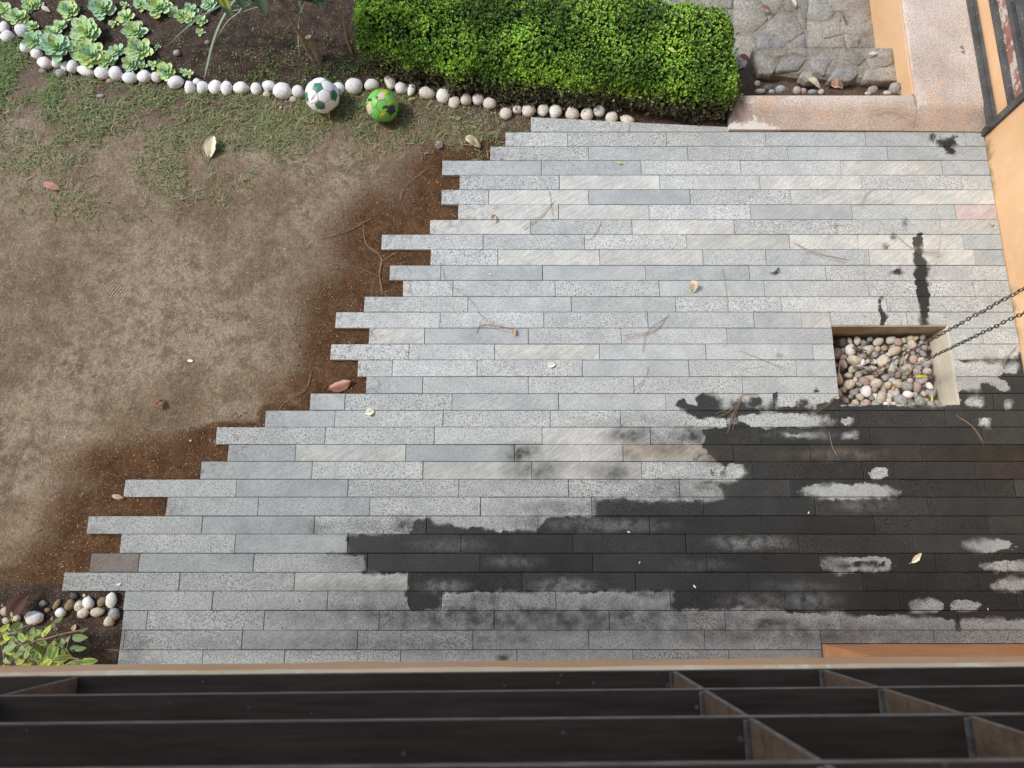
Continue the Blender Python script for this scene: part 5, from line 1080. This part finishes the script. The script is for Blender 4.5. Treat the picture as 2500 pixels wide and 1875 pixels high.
def white_ball():
    px, py, r = 786, 231.5, .1015; c, A = ball_orient(px, py, r, R(8)); A = A
    # turn so that the middle hexagon sits a little right of the centre
    A = Matrix.Rotation(R(9), 3, 'Y') @ A
    gz = soil_z(c.x, c.y) - .004; o = tag(empty('football', (c.x, c.y, gz)), 'white football with green glitter pentagons and thin red outlines', 'football')
    for kd, poly, cc in TI:
        q = [A @ p for p in poly]; c2 = A @ cc; V, Fc, RG = panel_vf(q, c2, r, 0.985 if kd == 'hex' else .985)
        mats = [M['bwhite'], M['bred'], M['bgreen']]; mi = [0] * len(Fc)
        if kd == 'pent': mi = [1 if g <= 1 else 2 for g in RG]
        me = mesh('panel', [v - c2 * r for v in V], Fc, mats, True, mi); link(kd + 'agon_panel' if kd == 'pent' else 'hexagon_panel', me, o, c2 * r + Vector((0, 0, r)))
    link('inner_bladder', mesh('bladder', *uvs(r * .976), M['bseam'], True), o, (0, 0, r))
    # printed marks on the left hexagon (worn lettering) and a red bar
    v = (Vector((0, 0, H)) - c).normalized(); rt = Vector((1, 0, 0)); up = v.cross(rt).normalized()
    def mark(u, w_, pts, mat, nm):
        vs = []
        for a, b_ in pts:
            k = (v + rt * (u + a) + up * (w_ + b_)); k = (rt * (u + a) + up * (w_ + b_) + v * math.sqrt(max(.01, 1 - (u + a)**2 - (w_ + b_)**2))).normalized(); vs.append(k * (r * 1.004) + Vector((0, 0, r)))
        link(nm, mesh(nm, vs, [tuple(range(len(vs)))], mat), o)
    grey = M['dark_rock']
    def stroke(u, w_, x0, y0, x1, y1, t, mat, nm='printed_mark'):
        d = Vector((x1 - x0, y1 - y0)); n = Vector((-d.y, d.x)).normalized() * t; mark(u, w_, [(x0 + n.x, y0 + n.y), (x0 - n.x, y0 - n.y), (x1 - n.x, y1 - n.y), (x1 + n.x, y1 + n.y)], mat, nm)
    ca, sa = math.cos(R(54)), math.sin(R(54))
    def rot(x, y): return (x * ca - y * sa, x * sa + y * ca)
    # slanted row of small worn letters
    G = {'P': [(0,0,0,1),(0,1,.6,1),(.6,1,.6,.5),(.6,.5,0,.5)], 'R': [(0,0,0,1),(0,1,.6,1),(.6,1,.6,.5),(.6,.5,0,.5),(.2,.5,.6,0)], 'O': [(0,0,0,1),(0,1,.6,1),(.6,1,.6,0),(.6,0,0,0)], 'S': [(.6,1,0,1),(0,1,0,.5),(0,.5,.6,.5),(.6,.5,.6,0),(.6,0,0,0)], 'I': [(.3,0,.3,1)], 'A': [(0,0,.3,1),(.3,1,.6,0),(.15,.4,.45,.4)], 'N': [(0,0,0,1),(0,1,.6,0),(.6,0,.6,1)], 'F': [(0,0,0,1),(0,1,.6,1),(0,.55,.45,.55)]}
    for i, ch in enumerate('PROSSIAN'):
        for x0, y0, x1, y1 in G[ch]:
            s = .075; a = rot(i * .062 + x0 * s * .7, y0 * s - .03); b_ = rot(i * .062 + x1 * s * .7, y1 * s - .03); stroke(-.56, -.20, a[0], a[1], b_[0], b_[1], .009, grey)
    for x0, y0, x1, y1 in G['F']: stroke(-.57, .12, x0 * .06, y0 * .08, x1 * .06, y1 * .08, .009, grey)
    for x0, y0, x1, y1 in [(-.06,.12,.16,-.14),(-.10,.08,-.02,.14),(.03,.02,.12,.06)]: stroke(-.66, -.42, x0, y0, x1, y1, .022, M['bred'])
def uvs(r, nu=16, nv=10):
    V = [(0, 0, r)]; Fc = []
    for i in range(1, nv):
        t = math.pi * i / nv
        for k in range(nu): a = 2 * math.pi * k / nu; V.append((r * math.sin(t) * math.cos(a), r * math.sin(t) * math.sin(a), r * math.cos(t)))
    V.append((0, 0, -r))
    for k in range(nu): Fc.append((0, 1 + k, 1 + (k+1) % nu)); Fc.append((len(V)-1, 1 + (nv-2)*nu + (k+1) % nu, 1 + (nv-2)*nu + k))
    for i in range(nv - 2):
        for k in range(nu): a = 1 + i*nu + k; b_ = 1 + i*nu + (k+1) % nu; Fc.append((a, a + nu, b_ + nu, b_))
    return V, Fc
white_ball()
M['neon'] = bmat('ball_neon_green', (.13, .43, .07), (.18, .50, .10), .45, 10, dirt=(.10, .22, .05)); M['byellow'] = bmat('ball_yellow', (.42, .48, .02), (.50, .56, .03), .45); M['navy'] = bmat('ball_navy', (.02, .035, .05), (.035, .055, .075), .45); M['worn'] = bmat('ball_bare_patch', (.50, .40, .28), (.64, .53, .40), .8, 18)
def green_ball():
    px, py, r = 933.5, 257, .0975; c, A = ball_orient(px, py, r * .93, R(-22)); gz = soil_z(c.x, c.y) - .004
    o = tag(empty('football', (c.x, c.y, gz)), 'scuffed neon green football with navy chevrons and bare beige patches', 'football')
    v = (Vector((0, 0, H)) - c).normalized(); rt = Vector((1, 0, 0)); up = v.cross(rt).normalized()
    for kd, poly, cc in TI:
        q = [A @ p for p in poly]; c2 = A @ cc; V, Fc, RG = panel_vf(q, c2, r)
        V = [Vector((p.x, p.y, p.z * .93)) * (1 + .02 * mnoise.noise(p * 14)) for p in V]
        sx, sy, sz = c2.dot(rt), c2.dot(up), c2.dot(v); mats = [M['neon'], M['byellow'], M['navy'], M['worn']]; mi = []
        for f in Fc:
            m = sum((V[i] for i in f), Vector()) / len(f); m.normalize(); x, y, z = m.dot(rt), m.dot(up), m.dot(v); k = 0
            if kd == 'pent' and sx > .35 and sy < .3: k = 2
            if kd == 'hex' and mnoise.noise((x * 2.6 + 4, y * 2.6, z)) > .22: k = 1
            if abs(x - .42) < .26 and abs(y - (-.03 - .55 * abs(x - .36))) < .10 and z > 0: k = 2
            if abs(x + .03) < .26 and abs(y - .52) < .065 and z > 0: k = 2
            if abs(x + .68) < .14 and abs(y - .36) < .10 and z > 0: k = 2
            if abs(x) < .3 and y < -.9: k = 2
            if (x - .08) ** 2 / .07 + (y - .62) ** 2 / .075 < .75 and z > 0: k = 3
            if (x + .76) ** 2 / .075 + (y + .20) ** 2 / .11 < .8 and z > 0: k = 3
            mi.append(k)
        link('pentagon_panel' if kd == 'pent' else 'hexagon_panel', mesh('panel', [p - c2 * r for p in V], Fc, mats, True, mi), o, c2 * r + Vector((0, 0, r * .93)))
    link('inner_bladder', mesh('bladder', *uvs(r * .9), M['bseam'], True), o, (0, 0, r * .93))
green_ball()

# ------------------------------------------------------------------ chains
def link_mesh(mat, Lk=.034, Wk=.019, wr=.0027):
    n, m = 14, 6; V, Fc = [], []; a = Wk / 2 - wr; s = (Lk / 2 - wr) - a
    for i in range(n):
        t = 2 * math.pi * i / n; cx, cz = a * math.cos(t), a * math.sin(t) + (s if math.sin(t) > 1e-6 else -s); dr = Vector((math.cos(t), 0, math.sin(t)))
        for k in range(m): u = 2 * math.pi * k / m; V.append(Vector((cx, 0, cz)) + dr * wr * math.cos(u) + Vector((0, 1, 0)) * wr * math.sin(u))
    for i in range(n):
        for k in range(m): Fc.append((i*m+k, i*m+(k+1) % m, ((i+1) % n)*m+(k+1) % m, ((i+1) % n)*m+k))
    return mesh('link', V, Fc, mat, True)
PITCH = .0262; ZTOP = 2.35
def chain(bx, by, tx, ty, mats, label, lies):
    o = tag(empty('rain_chain', (bx, by, -.10)), label, 'chain'); z0 = -.105; n = int((ZTOP - z0) / PITCH); ms = [link_mesh(M[k]) for k in mats]
    ax = Vector((tx - bx, ty - by, ZTOP - z0)).normalized()
    for i in range(n):
        p = Vector((bx, by, z0)) + ax * (i * PITCH) + Vector((math.sin(i * .7) * .0012, math.cos(i * .9) * .0012, 0)); me = ms[1] if i < 9 and len(ms) > 1 else ms[0]
        q = link('link', me, o, p - o.location); q.rotation_euler = Euler((math.sin(i * 1.3) * .08, math.cos(i * 1.1) * .08, (i % 2) * math.pi / 2 + .35 + i * .05), 'XYZ')
    for path_, mi in lies:
        pts = bez(path_, 10); acc = 0; k = 0; last = pts[0]
        for a, b_ in zip(pts, pts[1:]):
            acc += (b_ - a).length
            if acc >= PITCH * .95:
                acc = 0; d = (b_ - last).normalized(); last = b_; q = link('link', ms[mi], o, b_ - o.location)
                q.rotation_euler = (d.to_track_quat('Z', 'Y').to_matrix() @ Matrix.Rotation((k % 2) * math.pi / 2 + .4, 3, 'Z')).to_euler(); k += 1
    return o
def q6(x, y, z): return P(2010 + x / 4.514, 680 + y / 4.514, z)
c1b, c2b = q6(600, 1000, -.105), q6(900, 1010, -.105)
def lie(pts): return [Vector((q.x, q.y, pit_top(q.x, q.y) + .034)) for q in (q6(x, y, -.12) for x, y in pts)]
chain(c1b.x, c1b.y, c1b.x, c1b.y, ['rusty', 'rusty'], 'rusty brown chain hanging into the pebble pit, the left of the two', [(lie([(600,1000),(520,1030),(430,990),(330,970)]), 1)])
chain(c2b.x, c2b.y, c2b.x + .01, c2b.y - .03, ['blackiron', 'galv'], 'black iron chain with bare grey lower links, the right of the two', [(lie([(900,1010),(830,1020),(780,980),(765,930)]), 1), (lie([(320,730),(380,770),(450,790),(520,890)]), 0)])
sp = tag(link('rain_spout', mesh('spout', *merge([tube_vf([(XW + .05 - XW, 0, 0), (c1b.x - XW - .06, 0, -.01)], .045, 14), box_vf(c1b.x - XW - .03, c2b.x - XW + .05, -.06, .03, -.055, -.038)]), M['steel']), None, (XW, c1b.y, ZTOP + .06)), 'grey rain spout on the orange wall that carries the two chains', 'spout')

# ------------------------------------------------------------------ pine needles and fallen leaves
NEED = [(z5,[(1260,300),(1330,420),(1340,500),(1355,565)],2,'curved brown pine needle across the upper paving'),(z5,[(1365,465),(1290,560),(1180,640)],3,'pine needle sprig crossing the end of the long curved one'),(z5,[(1645,590),(1600,680),(1525,740)],2,'short curved pine needle right of the upper long one'),(z5,[(1000,700),(880,790),(780,790)],1,'faint hooked pine needle near the ragged paving end'),(z5,[(690,880),(720,960),(850,1060),(940,1180),(1060,1225)],2,'long S-shaped pine needle over four rows of slabs'),(z5,[(890,1265),(930,1215),(1110,1240)],4,'fan of pine needles next to a small tan leaf'),(z5,[(2045,1150),(1960,1250),(1780,1290)],3,'pine needle sprig sweeping down left in the paving centre'),(z5,[(2040,1160),(1920,1260),(1890,1380)],2,'pine needle hanging below the central sprig'),(z5,[(1000,1360),(1060,1430),(1200,1560)],1,'thin pine needle slanting down above the white petal'),(z5,[(590,275),(470,380),(435,470)],3,'pine needle bundle on the brown dug soil at the top'),(z5,[(260,570),(130,640),(-70,700)],4,'pine needle bundle at the edge of the dry soil'),(z5,[(210,590),(230,720),(320,800),(310,900),(330,1020)],3,'long pine needle bundle on brown soil between slab ends'),(z5,[(430,760),(330,830),(315,900)],2,'pine needle curving from a slab end onto brown soil'),(z5,[(175,860),(300,920)],1,'single straight pine needle on the brown soil'),(z6,[(1320,148),(1265,190),(1240,260)],2,'small hooked pine needle on the pale slabs at right'),(z6,[(1130,370),(1040,378)],2,'tiny pine needle lying along a slab above the streak'),(z6,[(1440,430),(1560,520),(1725,550)],3,'pine needle sprig crossing the top of the dark water streak'),(z6,[(820,470),(960,540),(1150,580)],4,'pine needle sprig left of the dark water streak'),(z6,[(1255,530),(1245,640),(1255,740)],1,'upright pine needle just left of the oval damp spot'),(z6,[(400,620),(420,740),(435,890)],2,'upright pine needle pair beside the curled cream leaf'),(z6,[(1710,440),(1690,560),(1650,720)],1,'pine needle right of the dark water streak'),(z6,[(500,1120),(640,1180),(780,1245)],2,'yellowish pine needle left of the pebble pit'),(z6,[(500,1300),(510,1240),(650,1215)],1,'hooked pine needle left of the pebble pit'),(z6,[(2170,1090),(2090,1190),(2050,1280)],4,'bundle of reddish pine needles by the wall right of the pit'),(z6,[(620,1385),(520,1390),(460,1470),(370,1520)],3,'arched pine needle bundle at the upper rim of the wet area'),(z6,[(520,1395),(470,1500),(440,1598)],4,'pine needle bundle hanging over the wet blobs'),(z6,[(1085,1390),(1040,1440),(930,1505)],3,'pine needle bundle at the lower left corner of the pit'),(b3,[(1800,280),(1900,350),(1970,445)],3,'reddish pine needle bundle on the wet slabs below the pit'),(b3,[(1040,380),(1060,470),(1095,535)],2,'short reddish pine needle on wet slabs left of the others'),(b2c,[(1925,-10),(1900,80),(1840,130)],2,'pale curved pine needle on the middle slabs'),(b6,[(1100,465),(1200,440),(1250,405)],3,'pine needles against the orange plinth'),(z6,[(1120,1320),(1100,1240),(1130,1150)],2,'pine needles along the left side of the pit'),((0,0,1),[(760,905),(745,950),(700,975),(680,997)],3,'pine needle bundle on brown soil left of the pink leaf'),((0,0,1),[(70,1472),(45,1450)],1,'short twig on the soil by the big brown leaf'),((0,1375,2.4578),[(650,517),(780,525),(920,460)],2,'dry grass stalk at the lower left paving corner'),((0,0,1),[(405,412),(418,380),(436,340)],2,'brown stalk on the thin grass by the cream leaf')]
KN = [(z3,[(1300,665),(1420,655),(1590,720)],4,'pine needle sprig lying on the pink kerb'),(z3,[(1420,740),(1480,700),(1590,690)],3,'second pine needle sprig on the right part of the pink kerb'),(z3,[(1870,730),(1890,750),(1930,780)],3,'pine needles on the pink strip at the foot of the steel post')]
def needles(c, pts, n, lab, z=None):
    px = Z(c, pts); w0 = P(*px[0]); parts = []
    zf = (lambda p: z) if z is not None else (lambda p: 0.0035 if in_paving(p.x, p.y) else soil_z(p.x, p.y) + .006)
    base = []
    for q in px: p = P(q[0], q[1], z or 0.0); base.append(p)
    o0 = base[len(base)//2]
    for k in range(n):
        off = random.uniform(-.5, .5) * .02 * (k > 0); cv = []
        for i, p in enumerate(base):
            f = i / (len(base) - 1); q = p + Vector((math.cos(k * 2.1), math.sin(k * 2.1), 0)) * .014 * f * (k > 0) * random.uniform(.6, 1.6); cv.append(Vector((q.x, q.y, 0)))
        cv = bez(cv, 5); cv = [Vector((q.x - o0.x, q.y - o0.y, zf(q) + .0015 + .003 * math.sin(3.1 * i / len(cv)))) for i, q in enumerate(cv)]; parts.append(tube_vf(cv, .0008, 4, False))
    zb = min(v[2] for v, in zip(parts[0][0])) - .0005; zb = zb
    me = mesh('needles', *merge([([(a[0], a[1], a[2] - zb) for a in v], f) for v, f in parts]), M['needle'])
    tag(link('pine_needles', me, None, (o0.x, o0.y, zb)), lab, 'pine needles', 'fallen pine needles')
for a in NEED: needles(*a)
for a in KN: needles(*a, z=KH + .002)
def fallen(px, py, lpx, wr, rot, c1, c2, lab, z=None, curl=.2, wav=.05, name='fallen_leaf', up=0.004, fold=.35):
    zz = 0.0 if z is None else z; p = P(px, py, zz); s = PXM(px, py, zz); L = lpx / s
    if z is None: zz = 0.0 if in_paving(p.x, p.y) else soil_z(p.x, p.y)
    sd_ = random.uniform(0, 50); V, Fc, UV = leaf_grid(L, L * wr, bend=curl, fold=fold, nu=10, nv=6, wav=wav, seed=sd_, shape=.9)
    V = [(x - L / 2, y * (1 + .25 * mnoise.noise((x / L * 9, sd_, 0))), zc + curl * L * .3) for x, y, zc in V]; zm = min(v[2] for v in V); V = [(x, y, zc - zm) for x, y, zc in V]
    # a short stalk
    tv, tf = tube_vf([(-L / 2, 0, V[3][2]), (-L * .62, L * .03, .002)], [L * .018, L * .012], 4); n = len(V); V += [tuple(q) for q in tv]; Fc += [tuple(i + n for i in f) for f in tf]
    me = mesh(name, V, Fc, M['litter'], True); C = []
    for u, v in UV: k = .5 + .5 * mnoise.noise((u * 3 + sd_, v * 2, 1)); c = np.array(c1) * (1 - k) + np.array(c2) * k; c = c * (.72 if abs(v) < .12 else 1); C.append((*c, 1))
    C += [(*c1, 1)] * len(tv); cattr(me, 'lc', C); o = link(name, me, None, (p.x, p.y, zz + up)); o.rotation_euler = (0, 0, R(rot)); tag(o, lab, 'leaf'); return o
CR = (.62, .55, .36); CR2 = (.74, .68, .50); BR = (.20, .10, .06); BR2 = (.34, .20, .13); PK = (.45, .20, .15); PK2 = (.62, .36, .29); TN = (.50, .34, .18); TN2 = (.62, .48, .30); YL = (.62, .52, .05); YL2 = (.70, .62, .12)
fallen(518,364,56,.55,-100,CR,CR2,'cream wrinkled leaf lying upright on the thin grass',curl=.25,wav=.07)
fallen(131,459,40,.45,-15,PK,PK2,'pinkish brown leaf on the soil at the left',curl=.3)
fallen(832,941,56,.5,22,PK,PK2,'salmon pink curled leaf on brown soil at a slab end',curl=.12,wav=.05,fold=-1.3)
fallen(393,986,26,.7,50,BR,BR2,'small dark brown crumpled leaf on the bare soil',curl=.5,wav=.15)
fallen(287,1213,27,.42,-12,(.5,.34,.22),(.62,.46,.34),'little tan leaf left of a slab end',curl=.3)
fallen(62,1476,66,.62,58,(.055,.024,.018),(.10,.048,.036),'large glossy dark brown leaf over the corner pebbles',curl=.2,wav=.05,up=.045)
fallen(1689,704,26,.85,-80,CR,CR2,'curled cream leaf on the paving centre right',curl=.6,wav=.1)
fallen(1347,892,22,.6,15,(.74,.7,.55),(.8,.78,.66),'whitish oval petal on the paving centre',curl=.1)
fallen(1205,534,20,.45,70,BR2,TN,'small twisted brown leaf on the upper left slabs',curl=.5,wav=.15)
fallen(1255,811,19,.5,80,TN,(.55,.36,.2),'small orange-tan leaf beside pine needles',curl=.4)
fallen(904,1006,22,.9,20,(.72,.72,.52),(.8,.8,.64),'pale cream ragged leaf piece on the left slabs',curl=.2,wav=.12)
fallen(2235,1362,38,.36,38,CR2,(.8,.75,.58),'cream leaf lying on the dark wet slabs',curl=.15)
fallen(2247,920,35,.2,3,YL,YL2,'bright yellow narrow leaf on the pit pebbles',z=-.10,curl=.1)
fallen(2272,974,18,.3,80,YL,YL2,'small yellow leaf low among the pit pebbles',z=-.10,curl=.2)
fallen(2178,947,12,.6,70,(.5,.3,.04),(.6,.4,.06),'tiny orange leaf among the pit pebbles',z=-.11,curl=.2)
fallen(2117,862,12,.3,-50,YL,YL2,'yellow leaf sliver in the shaded pit corner',z=-.13,curl=.2)
fallen(1156,352,40,.6,-25,(.52,.42,.28),CR,'dry tan leaf on the soil beside the clear bead',curl=.5,wav=.12)
fallen(2418,548,11,.7,80,TN,TN2,'tiny tan leaf scrap near the orange wall',curl=.4)
fallen(1868,26,27,.45,-8,(.22,.10,.07),BR2,'reddish brown leaf on the far flagstones at left',z=ZP+.02,curl=.35)
fallen(1936,11,22,.45,-60,CR,CR2,'cream leaf on the far flagstones at the top edge',z=ZP+.02,curl=.3)
fallen(2057,47,20,.4,85,(.16,.07,.05),BR,'dark red-brown leaf on the far flagstones at right',z=ZP+.02,curl=.35)
fallen(1816,150,30,.55,-15,(.22,.10,.06),BR2,'brown leaf at the right end of the hedge',z=-.10,curl=.4)
fallen(2129,133,27,.32,20,CR,CR2,'pale yellow leaf on the stone step',z=ZT+.014,curl=.15)
fallen(1985,211,38,.45,-28,CR,(.6,.55,.4),'cream curled leaf among pebbles behind the kerb',z=-.02,curl=.4)
fallen(2038,218,38,.75,8,(.42,.24,.16),(.52,.33,.24),'salmon brown crumpled leaf behind the kerb',z=-.02,curl=.5,wav=.15)
fallen(2344,124,18,.6,0,(.45,.26,.17),(.55,.38,.28),'curled tan leaf on the pink strip by the steel frame',z=KH+.003,curl=.6)
fallen(1006,243,17,.45,10,TN,(.6,.45,.2),'little orange-tan leaf below the border stones',curl=.2)
fallen(804,283,20,.3,-80,YL,TN2,'yellow withered leaf under the white football',curl=.3)
fallen(686,264,9,.6,60,YL,TN2,'tiny yellow leaf scrap left of the white football',curl=.3)
fallen(1639,126,20,.55,-25,(.45,.55,.10),(.55,.62,.2),'yellowing leaf caught on top of the hedge',z=HZ+.02,curl=.2)
fallen(1514,400,14,.4,-10,YL,YL2,'tiny yellow leaf on the upper slabs',curl=.2)
fallen(66,1560,14,.5,0,TN,TN2,'dry leaf bit under the corner shrub',curl=.3)
fallen(180,1532,16,.7,80,(.5,.33,.19),TN2,'torn tan leaf between corner shrub and pebbles',curl=.2)
fallen(123,36,22,.5,-25,(.6,.5,.38),CR2,'pale dead leaf between the succulents',curl=.3)
fallen(1120,290,16,.6,30,(.3,.26,.1),(.4,.36,.16),'olive dead leaf on gravel above the paving',curl=.3)
fallen(463,1075,6,.8,0,(.6,.5,.4),CR,'tiny pale chip on the brown footprint soil',curl=.1)
for i, (x, y, l, lab) in enumerate([(1695,1432,10,'white sliver on the dark slabs at the lower centre'),(1535,1299,8,'tiny white petal scrap on wet slabs at the centre'),(292,1426,12,'pale sliver on the lowest left slab'),(1561,1373,6,'tiny white crumb on the wet slabs'),(2410,1487,6,'round white crumb on the wet slabs at lower right'),(1196,670,7,'tiny white chip on a blue-grey slab'),(464,881,16,'small cream chip on the bare soil'),(906,1204,5,'white speck on the left-hand slabs'),(1973,1252,7,'small pale chip on wet slabs right of centre')]):
    fallen(x, y, l, .45, -50 + i * 37, (.7,.68,.6), (.8,.78,.72), lab, curl=.1, name='petal_scrap')
def bead():
    p = P(1072.5, 354); z = soil_z(p.x, p.y); b = NB('clear_plastic'); b.base((.93, .95, 1.0)); b.rough(.04); b.b.inputs['Transmission Weight'].default_value = .85; b.b.inputs['Specular IOR Level'].default_value = .7
    n = 8; r = .026; V = [(0, 0, -r * .9)]; Fc = []
    for rr, zz in ((r, 0), (r * .6, r * .42)): V += [(rr * math.cos(6.2832 * k / n), rr * math.sin(6.2832 * k / n), zz) for k in range(n)]
    for k in range(n): Fc += [(0, 1 + (k+1) % n, 1 + k), (1 + k, 1 + (k+1) % n, 1 + n + (k+1) % n, 1 + n + k)]
    Fc.append(tuple(range(1 + n, 1 + 2*n))); o = link('plastic_bead', mesh('bead', V, Fc, b.m), None, (p.x, p.y, z + .019)); o.rotation_euler = (R(55), R(20), R(35)); tag(o, 'clear faceted plastic bead on the soil above the ragged paving', 'bead')
bead()
